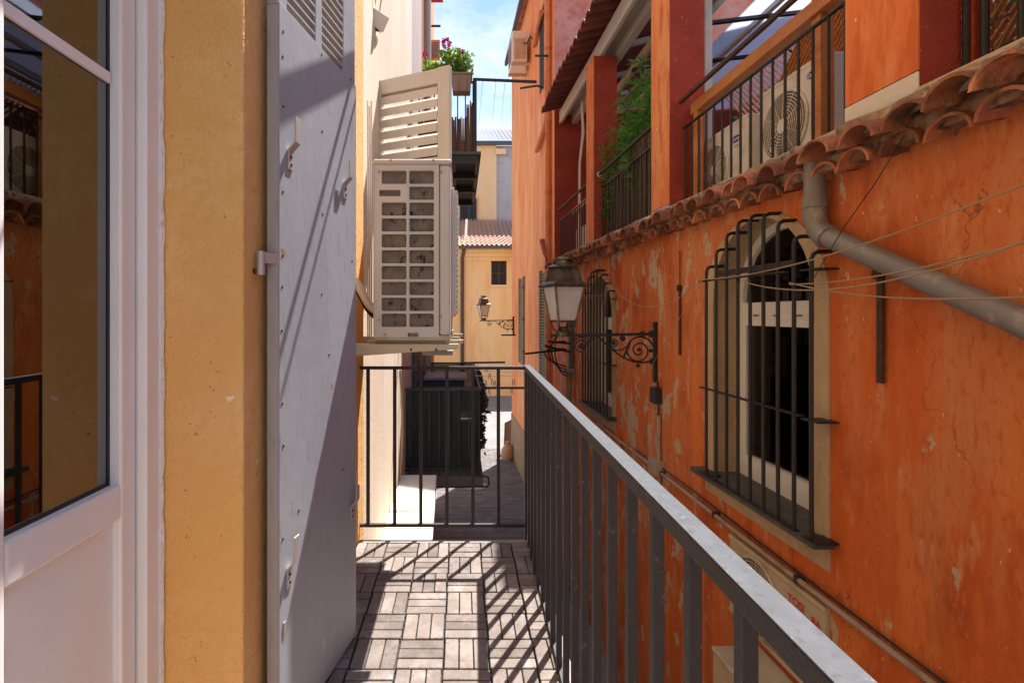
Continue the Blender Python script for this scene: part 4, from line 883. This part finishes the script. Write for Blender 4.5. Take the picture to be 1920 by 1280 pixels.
# ---- bamboo trellis with ivy in the near bay
tr = thing('bamboo_trellis', 'diagonal split-bamboo trellis at the top right edge', 'trellis', RT(1.6, -.26, 2.0))
for k in range(16):
    u = .9 + k * .115
    for s in (-1, 1):
        a0 = (u, -.25 - .006 * s, 2.02); ln = .95
        p0 = Vector(a0); p1 = Vector((u + s * .62, -.25 - .006 * s, 2.02 + .9))
        lo, hi = .9, 2.04
        for _ in range(1):
            if p1.x > hi: f = (hi - p0.x) / (p1.x - p0.x); p1 = p0.lerp(p1, f)
            if p1.x < lo: f = (lo - p0.x) / (p1.x - p0.x); p1 = p0.lerp(p1, f)
        if (p1 - p0).length > .08 and lo <= p0.x <= hi: MB(RT).bar(p0, p1, .006, .016, (0, 1, 0)).build('lath', 'bamboo', tr)
for k in range(6):                                                      # laths that start on the far edge
    z_ = 2.1 + k * .15; p0 = Vector((2.04, -.244, z_)); p1 = Vector((2.04 - .55, -.244, z_ + .8)); MB(RT).bar(p0, p1, .006, .016, (0, 1, 0)).build('lath', 'bamboo', tr)
ivy2 = thing('trellis_ivy', 'broad-leaved climber growing through the bamboo trellis', 'plant', RT(1.6, -.34, 2.0))
m = MB(RT)
for k in range(330):
    p = (rnd(.95, 2.03), -.36 - rnd(-.08, .10), rnd(2.02, 2.95)); dd = Vector((rnd(-1, 1), rnd(.0, .9), rnd(-1, .3))); leaf(m, p, dd, rnd(.07, .12), rnd(.028, .045))
m.build('leaves', 'leafi', ivy2)
m = MB(RT)
for k in range(5): m.tube([(1.0 + k * .22, -.37, 1.99), (1.05 + k * .2, -.35, 2.5), (.98 + k * .23, -.38, 2.95)], .006, 5)
m.build('stems', 'reeddark', ivy2)

# ---- outdoor units
def outdoor_unit(name, label, tf, w, d, h, m, fanx, fr, parent_loc, group=None, rings=11):
    t = thing(name, label, 'air conditioner', parent_loc, group)
    MB(tf).box(0, w, .004, d, .02, h - .012).build('casing', m, t, bevel=.012)
    MB(tf).box(-.004, w + .004, -.002, d + .004, h - .03, h).build('top_cover', m, t, bevel=.008)
    MB(tf).box(-.002, w + .002, 0, d + .002, 0, .0195).build('base_pan', m, t, bevel=.003)
    for x in (.08, w - .14): MB(tf).box(x, x + .06, -.02, d + .03, -.03, -.001).build('foot', 'fan', t)
    cz = h * .5
    C = MB(lambda x, y, z: tf(fanx + x, .003 - z, cz + y)); C.lathe([(fr, 0), (fr, .0022), (.01, .0022)], (0, 0, 0), 32).build('fan_opening', 'fan', t)
    gm = MB(lambda x, y, z: tf(fanx + x, -z, cz + y))
    for k in range(rings):
        r = fr * (k + 1.5) / (rings + .5); gm.tube([(r * math.cos(a * math.pi / 14), r * math.sin(a * math.pi / 14), .016 - .006 * (r / fr) ** 2) for a in range(28)], .0028, 4, closed=True)
    for a in range(12):
        c_, s_ = math.cos(a * math.pi / 6), math.sin(a * math.pi / 6); gm.tube([(.03 * c_, .03 * s_, .013), (fr * 1.0 * c_, fr * 1.0 * s_, .005)], .003, 4)
    fg = gm.build('fan_guard', m, t, smooth=True)
    MB(lambda x, y, z: tf(fanx + x, -z, cz + y)).lathe([(.045, .010), (.045, .019), (.03, .022), (.005, .022)], (0, 0, 0), 16).build('guard_hub', m, fg)
    MB(lambda x, y, z: tf(fanx + x, -z, cz + y)).tube([(fr * 1.03 * math.cos(a * math.pi / 16), fr * 1.03 * math.sin(a * math.pi / 16), .003) for a in range(32)], .008, 6, closed=True).build('guard_rim', m, fg, smooth=True)
    # valve cover with recess on the side towards the camera
    MB(tf).box(w - .001, w + .006, d * .35, d * .9, h * .12, h * .82).build('side_cover', m, t, bevel=.004)
    MB(tf).box(w + .0062, w + .008, d * .45, d * .8, h * .62, h * .7).build('handle_recess', 'fan', t)
    return t
def logo(t, tf, x, z, s=1.0):
    e = MB(tf).prism([(x + .058 * s * math.cos(k * math.pi / 12), z + .026 * s * math.sin(k * math.pi / 12)) for k in range(24)], lambda p, q_, tt: (p, tt, q_), -.0005, .003).build('badge', 'blueprint', t)
    text('Carrier', 'badge_lettering', 'whiteprint', e, .034 * s, lambda a, b, c: tf(x + a, -.0012 - c, z - .002 + b), shear=.25)
    text('inverter', 'lettering', 'conduit', t, .020 * s, lambda a, b, c: tf(x + .01 + a, .0025 - c, z - .055 * s + b))
v1 = -.30
tf1 = lambda x, y, z: RT(3.62 - x, v1 - y, 2.03 + z)
c1 = outdoor_unit('terrace_unit', 'white outdoor unit with a large fan beside the wooden post on the terrace', tf1, .60, .32, .62, 'acwhite', .25, .215, RT(3.3, v1, 2.0))
logo(c1, tf1, .515, .53, .95)
tf2 = lambda x, y, z: RT(4.50 - x, -.32 - y, 2.0 + z)
c2 = outdoor_unit('terrace_unit', 'white outdoor unit next to the red pillar, farther from the post', tf2, .68, .30, .60, 'acwhite', .22, .20, RT(4.3, v1, 2.0))
logo(c2, tf2, .53, .46)
hp = MB(RT).tube(bez((3.40, -.28, 2.16), (3.36, -.2, 2.22), (3.32, -.2, 2.2), (3.30, -.22, 2.0), 8), .018, 8).build('drain_hose', 'cablewhite', smooth=True)
tag(hp, 'short white drain hose bent over the kerb below the large fan unit', 'hose')
# wooden rail, post and lattice behind the units
wf = thing('wooden_fence', 'orange varnished timber rail and post with lattice on the terrace', 'fence', RT(3.4, -.24, 2.0))
MB(RT).box(2.50, 4.38, -.235, -.165, 2.80, 2.885).build('top_beam', 'wood', wf, bevel=.004)
MB(RT).box(2.89, 2.965, -.27, -.19, 1.99, 2.7995).build('post', 'wood', wf, bevel=.004)
MB(RT).box(2.89, 2.965, -.27, -.19, 2.8855, 3.0).build('post', 'wood', wf, bevel=.004)
MB(RT).box(4.28, 4.34, -.23, -.17, 1.99, 2.7995).build('post', 'wood', wf, bevel=.004)
MB(RT).box(2.3, 4.28, -.70, -.675, 3.22, 3.28).build('back_rail', 'wood', wf)
lat = MB(RT)
k = 0
for s in (-1, 1):
    for i in range(46):
        u0 = 1.9 + i * .052; a0 = Vector((u0 - s * .3, -.66 - .006 * s, 2.3)); b0 = Vector((u0 + s * .62, -.66 - .006 * s, 3.22))
        lat.bar(a0, b0, .006, .026, (0, 1, 0))
stuff(lat.build('lattice', 'wood', wf))

# ---- reed screen and bamboo plant in the second bay
rs2 = thing('reed_screen', 'dark reed screen behind the second terrace railing', 'screen', RT(5.6, -.14, 2.0))
u = 4.80
while u < 6.35:
    p0 = (u + rnd(-.01, .01), -.135 + rnd(-.008, .008), 1.99); hh = 2.93 + rnd(-.10, .05) - max(0, u - 5.9) * .35
    MB(RT).tube([p0, (p0[0] + rnd(-.02, .02), p0[1], 2.45), (p0[0] + rnd(-.03, .03), p0[1], hh)], rnd(.006, .0095), 5).build('reed', 'reeddark', rs2); u += .0165
bp_ = thing('bamboo_plant', 'bright green bamboo bush rising above the reed screen', 'plant', RT(5.7, -.4, 2.0))
m = MB(RT); cu = MB(RT)
for k in range(90):
    b0 = Vector((rnd(5.35, 6.75), rnd(-.55, -.25), 2.0)); top = b0 + Vector((rnd(-.2, .2), rnd(-.1, .22), rnd(.8, 1.95) - max(0, b0.x - 5.9) * .75))
    pts = bez(b0, b0 + Vector((0, 0, .5)), top - Vector((0, 0, .3)), top, 6); cu.tube(pts, [.007 - .0009 * i for i in range(7)], 4)
    for i in range(44):
        q = pts[random.choice((2, 3, 3, 4, 4, 5, 5, 6))]; dd = Vector((rnd(-1, 1), rnd(-.5, .9), rnd(-.45, .75))); leaf(m, q + dd * .03, dd, rnd(.10, .18), rnd(.008, .015))
m.build('leaves', 'leafb', bp_); cu.build('canes', 'leafb', bp_)
vn = thing('vine', 'dark vine hanging under the sheet roof at the back of the terrace', 'plant', RT(6.4, -2.2, 1.956))
m = MB(RT); cu = MB(RT)
for k in range(1500):
    p = (rnd(6.6, 9.0), rnd(-1.3, -.8), 0); z_ = rnd(2.0, 4.12 + .14 * math.sin(p[0] * 9) + .10 * math.sin(p[0] * 23)); dd = Vector((rnd(-1, 1), rnd(-1, 1), rnd(-1, .5))); leaf(m, (p[0], p[1], z_), dd, rnd(.07, .13), rnd(.025, .05))
for k in range(500):
    p = (rnd(4.6, 6.4), rnd(-2.0, -1.4), rnd(2.0, 3.35)); dd = Vector((rnd(-1, 1), rnd(-1, 1), rnd(-1, .5))); leaf(m, p, dd, rnd(.07, .13), rnd(.025, .05))
for k in range(8): cu.tube([(6.6 + k * .3, -1, 1.96), (6.7 + k * .3, -1.1, 3), (6.6 + k * .3, -1, 3.9)], .015, 5)
m.build('leaves', 'leafd', vn); cu.build('stems', 'reeddark', vn)
# things in the last bay
wr = MB(RT).box(7.1, 8.9, -.30, -.25, 2.82, 2.9).build('timber_rail', 'wood', bevel=.004); tag(wr, 'orange timber rail in the last terrace bay', 'rail')
cur = MB(RT).tube([(8.3, -.45, 1.96), (8.3, -.45, 3.75), (8.27, -.47, 3.9), (7.3, -.55, 4.0)], .06, 10).build('bent_pipe', 'beigepipe', smooth=True); tag(cur, 'bent beige pipe standing in the last terrace bay', 'pipe')
for k in range(2):
    o = MB(RT).tube([(8.55 + .06 * k, -.3, 2.0), (8.5 + .06 * k, -.3, 3.6), (8.2 + .08 * k, -.28, 4.0), (8.1, -.22, 4.44)], .014, 6).build('white_cable', 'cablewhite', smooth=True)
    tag(o, ('nearer', 'farther')[k] + ' of two pale cables hanging in the last terrace bay', 'cable')
pp = MB(RT).box(7.15, 8.9, -.36, -.33, 1.99, 2.55).build('privacy_panel', 'soffit'); tag(pp, 'pale panel low behind the far terrace railing', 'panel')

# ---- wall hardware
dp = thing('drainpipe', 'fat grey zinc drainpipe slanting down the orange wall', 'drainpipe', RT(1.8, .07, 1.0))
MB(RT).tube([(2.57, .07, 1.88), (2.57, .07, 1.66)], .047, 14).build('spout', 'zinc', dp, smooth=True)
MB(RT).tube([(2.572, .07, 1.70), (2.572, .07, 1.60), (2.545, .07, 1.535), (2.49, .07, 1.49)], .052, 14).build('elbow', 'zinc', dp, smooth=True)
MB(RT).tube([(2.51, .07, 1.502), (.6, .07, .60)], .0465, 14).build('pipe', 'zinc', dp, smooth=True)
MB(RT).tube([(2.505, .07, 1.50), (2.47, .07, 1.483)], .056, 14).build('collar', 'zinc', dp, smooth=True)
MB(RT).tube([(2.57, .07, 1.665), (2.57, .07, 1.645)], .056, 14).build('collar', 'zinc', dp, smooth=True)
for lab, px, py0, py1, kx in (('rusty iron bar hanging from a knob on the orange wall right of the window', 1648, 512, 718, .016), ('thin rusty bar on the worn orange wall between window and lamp bracket', 1273, 540, 665, .010)):
    u = ru(px, .02); h = thing('wall_hook', lab, 'hook', RT(u, .02, rz(py1, u)))
    MB(RT).box(u - kx, u + kx, .008, .02, rz(py1, u), rz(py0 + 6, u)).build('bar', 'rustiron', h, bevel=.003)
    MB(RT).tube([(u, -.02, rz(py0, u)), (u + .006, .03, rz(py0, u))], [.02, .028], 9).build('knob', 'rustiron', h, smooth=True)
    if px < 1400: MB(RT).tube([(u, .012, rz(470, u)), (u, .012, rz(py0, u))], .004, 5).build('rod', 'rustiron', h)
cp = thing('conduit_pipe', 'long beige conduit running along the orange wall below the windows', 'pipe', RT(4, .03, -.3))
MB(RT).tube([(.5, .03, -.315), (2.0, .03, -.30), (3.2, .032, -.285), (5.1, .03, -.26), (6.4, .03, -.235)], .014, 8).build('pipe', 'conduit', cp, smooth=True)
MB(RT).tube([(.5, .02, -.285), (2.6, .022, -.262), (4.0, .02, -.225), (5.1, .02, -.225)], .006, 6).build('cable', 'black', cp, smooth=True)
for u in (1.95, 2.75, 3.6, 4.5): MB(RT).box(u - .012, u + .012, .0, .048, -.32 + (u - 2) * .015, -.282 + (u - 2) * .015).build('clip', 'rustiron', cp)
ju = ru(1232, .04)
jb2 = thing('cable_box', 'small black cable box below the lamp bracket', 'junction box', RT(ju, .04, rz(760, ju)))
MB(RT).box(ju - .02, ju + .10, .0, .07, rz(757, ju), rz(727, ju)).build('box', 'black', jb2, bevel=.008)
MB(RT).tube([(ju, .03, rz(727, ju)), (ju - .02, .04, rz(718, ju)), (ju + .03, .03, rz(712, ju))], .008, 6).build('wire', 'black', jb2, smooth=True)
MB(RT).tube([(ju, .03, rz(757, ju)), (ju, .025, rz(785, ju))], .007, 6).build('wire', 'black', jb2, smooth=True)
cv = MB(RT).tube([(ju, .025, rz(779, ju)), (ju, .025, rz(880, ju)), (ju - .01, .025, -1.5)], .018, 8).build('cable_duct', 'conduit', smooth=True)
tag(cv, 'upright beige cable duct under the small black cable box', 'pipe')
gbx = MB(RT).box(ju - .07, ju + .09, .0, .09, rz(888, ju), rz(868, ju) + .03).build('junction_box', 'conduit', bevel=.006)
tag(gbx, 'beige square junction box where conduit and upright duct meet', 'junction box')
# cables across the window and the wall
g0 = Vector(RT(*RW(1318, 524, .12)))
CB = [('upper tan cable rising from the window grille to the right edge', g0, Vector(RT(*RW(1930, 342, .25))), .06),
      ('middle tan cable strung from the window grille to the right edge', Vector(RT(*RW(1480, 533, .12))), Vector(RT(*RW(1930, 452, .25))), .03),
      ('slack tan cable crossing the middle one towards the right edge', Vector(RT(*RW(1400, 530, .12))), Vector(RT(*RW(1930, 450, .28))), .085),
      ('lowest tan cable running nearly level to the right edge', Vector(RT(*RW(1480, 530, .12))), Vector(RT(*RW(1930, 556, .25))), .035),
      ('tan cable sagging from the far arched window to the near grille', Vector(RT(*RW(1143, 530, .06))), g0, .23)]
for lab, a, b, s in CB:
    tag(MB().tube(sag(a, b, s, 22), .0033, 6).build('wall_cable', 'cable', smooth=True), lab, 'cable')
tag(MB().tube(sag(RT(*RW(1800, 100, -.02)), RT(*RW(1720, 215, .02)), .02) + [Vector(RT(*RW(1640, 345, .22))), Vector(RT(*RW(1580, 430, .13))), Vector(RT(*RW(1527, 520, .11)))], .0022, 5).build('thin_wire', 'black', smooth=True), 'thin black wire dropping from the near pillar to the window grille', 'wire')
tag(MB().tube(sag(g0, RT(*RW(1175, 770, .03)), -.02), .0022, 5).build('thin_wire', 'cable', smooth=True), 'thin tan wire slanting down behind the lamp scrolls', 'wire')
# niche unit and the one under it
tfa = lambda x, y, z: RT(3.42 - x, .035 - y, -.83 + z)
ta = outdoor_unit('wall_unit', 'aged beige outdoor unit with red lettering set in the wall below the window', tfa, .86, .30, .50, 'acold', .31, .215, RT(3, 0, -.83))
text('TOSI', 'lettering', 'redprint', ta, .062, lambda a, b, c: tfa(.655 + a, .003 - c, .405 + b)); text('BA', 'lettering', 'redprint', ta, .055, lambda a, b, c: tfa(.805 + a, .003 - c, .385 + b))
MB(RT).prism([(2.50, -.86), (2.53, -.60), (2.50, -.42), (2.56, -.34), (2.75, -.31), (2.95, -.325), (2.8, -.36), (2.54, -.44), (2.56, -.8)], lambda p, q_, t: (p, t, q_), .0, .004).build('plaster_scar', 'surround', ob)
tfb = lambda x, y, z: RT(3.12 - x, .30 - y, -1.42 + z)
outdoor_unit('wall_unit', 'lower beige outdoor unit jutting from the wall under the lettered one', tfb, .80, .29, .54, 'acold', .26, .18, RT(2.8, .2, -1.42))

# ================================================================ the tall orange building
to = thing('tall_building', 'tall orange building beyond the terrace, side wall in painted shade pink', 'building', RT(12, -2, GZ))
HE = 8.4
m = MB(RT).box(UB, 15.0, -6, 0, GZ, HE).build('wall', 'orange_tall', to)
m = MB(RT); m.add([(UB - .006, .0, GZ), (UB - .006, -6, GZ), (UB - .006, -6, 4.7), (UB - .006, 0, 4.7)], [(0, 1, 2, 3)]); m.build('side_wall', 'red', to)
m = MB(RT); m.add([(UB - .004, .0, 4.7), (UB - .004, -6, 4.7), (UB - .004, -6, 10.6), (UB - .004, -4, 10.6), (UB - .004, 0, HE)], [(0, 1, 2, 3, 4)]); m.build('side_wall', 'pink', to)
m = MB(RT); m.hexa([(UB - .05, .12, HE - .02), (15.1, .12, HE - .02), (15.1, -4, 10.6), (UB - .05, -4, 10.6), (UB - .05, .12, HE + .08), (15.1, .12, HE + .08), (15.1, -4, 10.7), (UB - .05, -4, 10.7)]).build('roof', 'tilered', to)
MB(RT).box(UB, 15.1, .12, .2, HE - .06, HE + .06).build('gutter', 'greyboard', to)
MB(RT).box(UB + .2, 15.02, -.02, .02, GZ, -1.75).build('plinth', 'base', to)
pipe = MB(RT).tube([(9.36, .06, HE), (9.36, .06, GZ)], .052, 10).build('downpipe', 'terrapipe', to, smooth=True)
for z_ in (7.2, 5.9, 4.6, 3.3, 2.0, .7): MB(RT).tube([(9.36, .06, z_), (9.36, .06, z_ + .07)], .064, 10).build('pipe_collar', 'terrapipe', pipe, smooth=True)
MB(RT).tube([(9.42, .06, 4.75), (9.6, .06, 4.62), (10.5, .07, 4.42)], .05, 10).build('branch_pipe', 'terrapipe', pipe, smooth=True)
MB(RT).tube([(10.0, .06, 6.95), (10.9, .06, 6.75)], .05, 10).build('branch_pipe', 'terrapipe', pipe, smooth=True)
wn = MB(RT).box(10.0, 10.55, -.10, .004, 5.5, 7.2).build('window', 'terrapipe', to)
MB(RT).box(10.05, 10.5, .004, .008, 5.55, 7.15).build('pane', 'darkwin', wn)
Mt['shutgreen'] = mat('faded_olive_shutter', (.20, .19, .12), .7, layers=[(8, (.28, .26, .18), .45, .68, I3)])
for lab, u0, u1, z0, z1 in (('far closed olive louvred shutter on the tall orange facade', 12.5, 13.3, -.12, 2.02), ('near closed olive louvred shutter behind the lantern', 9.66, 10.34, -.55, 1.97)):
    t = thing('louvred_shutter', lab, 'shutter', RT((u0 + u1) / 2, 0, z0))
    for a, b in ((u0, u0 + .07), (u1 - .07, u1)): MB(RT).box(a, b, .004, .05, z0, z1).build('stile', 'shutgreen', t)
    z = z0
    while z < z1 - .03:
        MB(RT).hexa([(u0 + .07, .008, z + .035), (u1 - .07, .008, z + .035), (u1 - .07, .045, z), (u0 + .07, .045, z), (u0 + .07, .008, z + .045), (u1 - .07, .008, z + .045), (u1 - .07, .045, z + .012), (u0 + .07, .045, z + .012)]).build('louvre_slat', 'shutgreen', t); z += .058
    for zz in (z0 + .3, z1 - .3, (z0 + z1) / 2): MB(RT).box(u0 - .05, u0 + .01, .05, .065, zz, zz + .05).build('hinge', 'iron', t)
    MB(RT).box(u0 - .08, u1 + .08, -.002, .0035, z0 - .05, z1 + .1).build('surround', 'far_orange', t)
tfw = lambda x, y, z: RT(12.35 - x, .42 - y, 6.78 + z)
hu = thing('wall_unit', 'old outdoor unit high on the tall orange facade', 'air conditioner', RT(12, .2, 6.75))
MB(tfw).box(0, .75, 0, .33, 0, .68).build('casing', 'acwhite', hu, bevel=.01)
MB(tfw).box(.75, .756, .05, .30, .05, .5).build('side_cover', 'acold', hu)
MB(tfw).box(.1, .6, -.008, -.001, .1, .58).build('fan_guard', 'fan', hu)
for x in (.1, .65): MB(tfw).box(x, x + .04, -.02, .42, -.06, -.001).build('bracket', 'acold', hu)
MB(tfw).tube([(.78, .25, .4), (.9, .3, .3), (1.0, .36, .42), (1.1, .40, .3)], .015, 6).build('hose', 'black', hu, smooth=True)
for lab, a, b in (('short iron bar above the clothesline on the tall facade', (1003, 105), (1026, 105)), ('lower slanting iron bar on the tall facade below the clothesline', (975, 166), (1008, 161))):
    q = P(a[0], a[1], 9.3); r_ = P(b[0], b[1], 9.3); t = thing('line_bracket', lab, 'bracket', q)
    MB().bar(q, r_, .022, .03).build('bar', 'iron', t); MB().bar(r_, r_ + Vector((.12, .1, 0)), .02, .03).build('anchor', 'iron', t)
fl_ = thing('floodlight', 'small tubular floodlight on the corner of the tall building', 'lamp', RT(9.3, .2, 2.1))
q = P(1022, 478, 9.2); MB().tube([q, P(1016, 448, 9.1)], [.035, .05], 10).build('lamp_tube', 'pink', fl_, smooth=True); MB().tube([q, q + Vector((.05, .1, -.12))], .012, 6).build('arm', 'iron', fl_)
# dark stack of pipe and cables behind the lantern
uu = ru(1067, .06)
st_ = thing('standpipe', 'grimy grey standpipe on the orange wall behind the lantern', 'pipe', RT(uu, .06, GZ))
MB(RT).box(uu - .06, uu + .06, .0, .07, rz(690, uu), rz(600, uu)).build('hopper', 'slate', st_, bevel=.01)
MB(RT).box(uu - .13, uu + .13, .0, .16, rz(697, uu), rz(690, uu) - .002).build('ledge', 'zinc', st_, bevel=.01)
MB(RT).tube([(uu, .06, rz(697, uu)), (uu, .06, GZ)], .04, 10).build('pipe', 'base', st_, smooth=True)
for k in range(4):
    a = P(1068 - k * 3, 612 + k * 14, 7.6); b = P(1062, 705 - k * 6, 7.6); o = MB().tube(bez(a, a + Vector((-.30 - .05 * k, -.1, .05)), b + Vector((-.25 - .05 * k, -.1, .1)), b, 12), .010, 6).build('cable_loop', 'black', st_, smooth=True)
for k, (a, b) in enumerate((((985, 663), (1062, 655)), ((1028, 640), (1068, 644)), ((1022, 648), (1068, 660)))):
    MB().bar(P(*a, 7.5), P(*b, 7.7), .02, .028).build('rod', 'iron', st_)

# ================================================================ STREET LAMPS
LY = 4.67
lamp = thing('street_lamp', 'large lantern street lamp on a scrolled bracket by the barred window', 'street lamp', P(1232, 660, LY), 'wall lanterns')
def LP(px, py, dy=0): q = P(px, py, LY); q.y += dy; return q
br = MB().bar(LP(1222, 626), LP(1032, 629), .022, .026).build('bracket_arm', 'iron', lamp, bevel=.003)
MB().box(LP(1225, 0).x, LP(1238, 0).x, LY - .025, LY + .025, LP(0, 716).z, LP(0, 603).z).build('wall_plate', 'iron', lamp, bevel=.004)
MB().box(LP(1217, 0).x, LP(1225, 0).x, LY - .02, LY + .02, LP(0, 632).z, LP(0, 620).z).build('clamp', 'iron', lamp)
MB().box(LP(1200, 0).x, LP(1207, 0).x, LY - .018, LY + .018, LP(0, 631).z, LP(0, 621).z).build('clamp', 'iron', lamp)
MB().box(LP(1219, 0).x, LP(1225.5, 0).x, LY - .018, LY + .018, LP(0, 682).z, LP(0, 672).z).build('clamp', 'iron', lamp)
def scroll(pts, r, name='scroll'):
    return MB().tube([LP(x, y) for x, y in pts], r, 7).build(name, 'iron', br, smooth=True)
sp = lambda c, r0, r1, a0, t, n=30: [(x, y) for x, y in spiral(c, r0, r1, a0, t, n)]
scroll(sp((1198, 657), 4, 29, -.4, 2.1, 48), .0075)                                   # big scroll by the wall
scroll(sp((1089, 650), 3, 14, 2.2, 1.7, 34) + [(1104, 640), (1112, 633)], .0065)
scroll(sp((1151, 642), 3, 9, .5, 1.4, 26), .0065); scroll(sp((1168, 634), 2.5, 5.5, 3.2, 1.2, 18), .006)
scroll([(q_.x, q_.y) for q_ in bez(Vector((1074, 640)).to_3d(), Vector((1082, 632)).to_3d(), Vector((1098, 628)).to_3d(), Vector((1116, 630)).to_3d(), 8)], .006)
scroll([(q_.x, q_.y) for q_ in bez(Vector((1122, 631)).to_3d(), Vector((1150, 660)).to_3d(), Vector((1185, 690)).to_3d(), Vector((1222, 676)).to_3d(), 14)], .0085)
scroll([(q_.x, q_.y) for q_ in bez(Vector((1140, 646)).to_3d(), Vector((1150, 662)).to_3d(), Vector((1172, 660)).to_3d(), Vector((1182, 640)).to_3d(), 10)], .007)
scroll([(q_.x, q_.y) for q_ in bez(Vector((1182, 640)).to_3d(), Vector((1176, 655)).to_3d(), Vector((1172, 664)).to_3d(), Vector((1168, 672)).to_3d(), 6)], .011)
for c in ((1089, 650), (1151, 642), (1168, 634), (1198, 655), (1220, 657), (1196, 685)):
    MB(lambda x, y, z: Vector((LP(*c).x + x, LY + z, LP(*c).z + y))).lathe([(.006, -.014), (.018, -.008), (.018, .008), (.006, .014)], (0, 0, 0), 10).build('boss', 'iron', br, smooth=True)
# lantern head: four-sided, a quarter turned
lc = LP(1056, 0); RTZ = math.radians(45 + 14)
def zz_(py): return LP(0, py).z
k2 = LY / F
def ring4(rpx, py): return (rpx * k2 * 1.12, zz_(py) - zz_(630))
lb = (lc.x, LY, zz_(630))
hd = MB().lathe([ring4(12, 630), ring4(14, 622), ring4(9, 617), ring4(7, 612)], lb, 10).build('lantern_base', 'lampmetal', lamp, smooth=True)
MB().lathe([ring4(41, 539), ring4(44, 537), ring4(45, 534), ring4(42, 533), ring4(34, 528)], lb, 4, RTZ).build('brim', 'lampmetal', lamp)
MB().lathe([ring4(33.5, 530), ring4(31, 520), ring4(26, 505), ring4(25, 502)], lb, 4, RTZ).build('lantern_roof', 'lampmetal', lamp)
MB().lathe([ring4(26, 502.5), ring4(27, 501), ring4(20, 497), ring4(14, 496), ring4(13, 488), ring4(17, 487), ring4(16, 484), ring4(6, 482)], lb, 14).build('chimney_cap', 'lampmetal', lamp, smooth=True)
for a in range(4):
    an = RTZ + a * math.pi / 2; cx, sx_ = math.cos(an), math.sin(an); rt, zt1 = ring4(36, 538); rb, zb1 = ring4(22, 602)
    MB().bar((lb[0] + rt * cx, lb[1] + rt * sx_, lb[2] + zt1), (lb[0] + rb * cx, lb[1] + rb * sx_, lb[2] + zb1), .016, .016).build('frame_bar', 'lampmetal', lamp)
    an2 = an + math.pi / 2; c2_, s2_ = math.cos(an2), math.sin(an2); f = .985
    MB().add([(lb[0] + rt * cx * f, lb[1] + rt * sx_ * f, lb[2] + zt1), (lb[0] + rb * cx * f, lb[1] + rb * sx_ * f, lb[2] + zb1), (lb[0] + rb * c2_ * f, lb[1] + rb * s2_ * f, lb[2] + zb1), (lb[0] + rt * c2_ * f, lb[1] + rt * s2_ * f, lb[2] + zt1),
              (lb[0] + rt * cx * .95, lb[1] + rt * sx_ * .95, lb[2] + zt1), (lb[0] + rb * cx * .93, lb[1] + rb * sx_ * .93, lb[2] + zb1), (lb[0] + rb * c2_ * .93, lb[1] + rb * s2_ * .93, lb[2] + zb1), (lb[0] + rt * c2_ * .95, lb[1] + rt * s2_ * .95, lb[2] + zt1)],
             [(0, 1, 2, 3), (4, 5, 6, 7), (0, 1, 5, 4), (1, 2, 6, 5), (2, 3, 7, 6), (3, 0, 4, 7)]).build('glass_pane', 'opal', lamp)
    MB().bar((lb[0] + rb * cx, lb[1] + rb * sx_, lb[2] + zb1), (lb[0] + rb * c2_, lb[1] + rb * s2_, lb[2] + zb1), .016, .018).build('frame_bar', 'lampmetal', lamp)
    MB().tube(bez((lb[0] + rb * cx, lb[1] + rb * sx_, lb[2] + zb1), (lb[0] + rb * cx, lb[1] + rb * sx_, lb[2] + zb1 - .04), (lb[0] + rb * .8 * cx, lb[1] + rb * .8 * sx_, lb[2] + .05), (lb[0] + .03 * cx, lb[1] + .03 * sx_, lb[2] + .03), 8), .009, 6).build('cradle_arm', 'lampmetal', lamp, smooth=True)
far = copy_tree(lamp, None, Vector((RT(14.5, 0, 0)[0] - P(1238, 0, LY).x + .02, 14.5 - LY, 0)))
far['label'] = 'small distant lantern street lamp near the end of the orange facade'
tag(MB().bar(P(940, 628, 14.2), P(968, 628, 14.2), .03, .04).build('line_bracket', 'iron'), 'short iron bar under the distant street lamp', 'bracket')
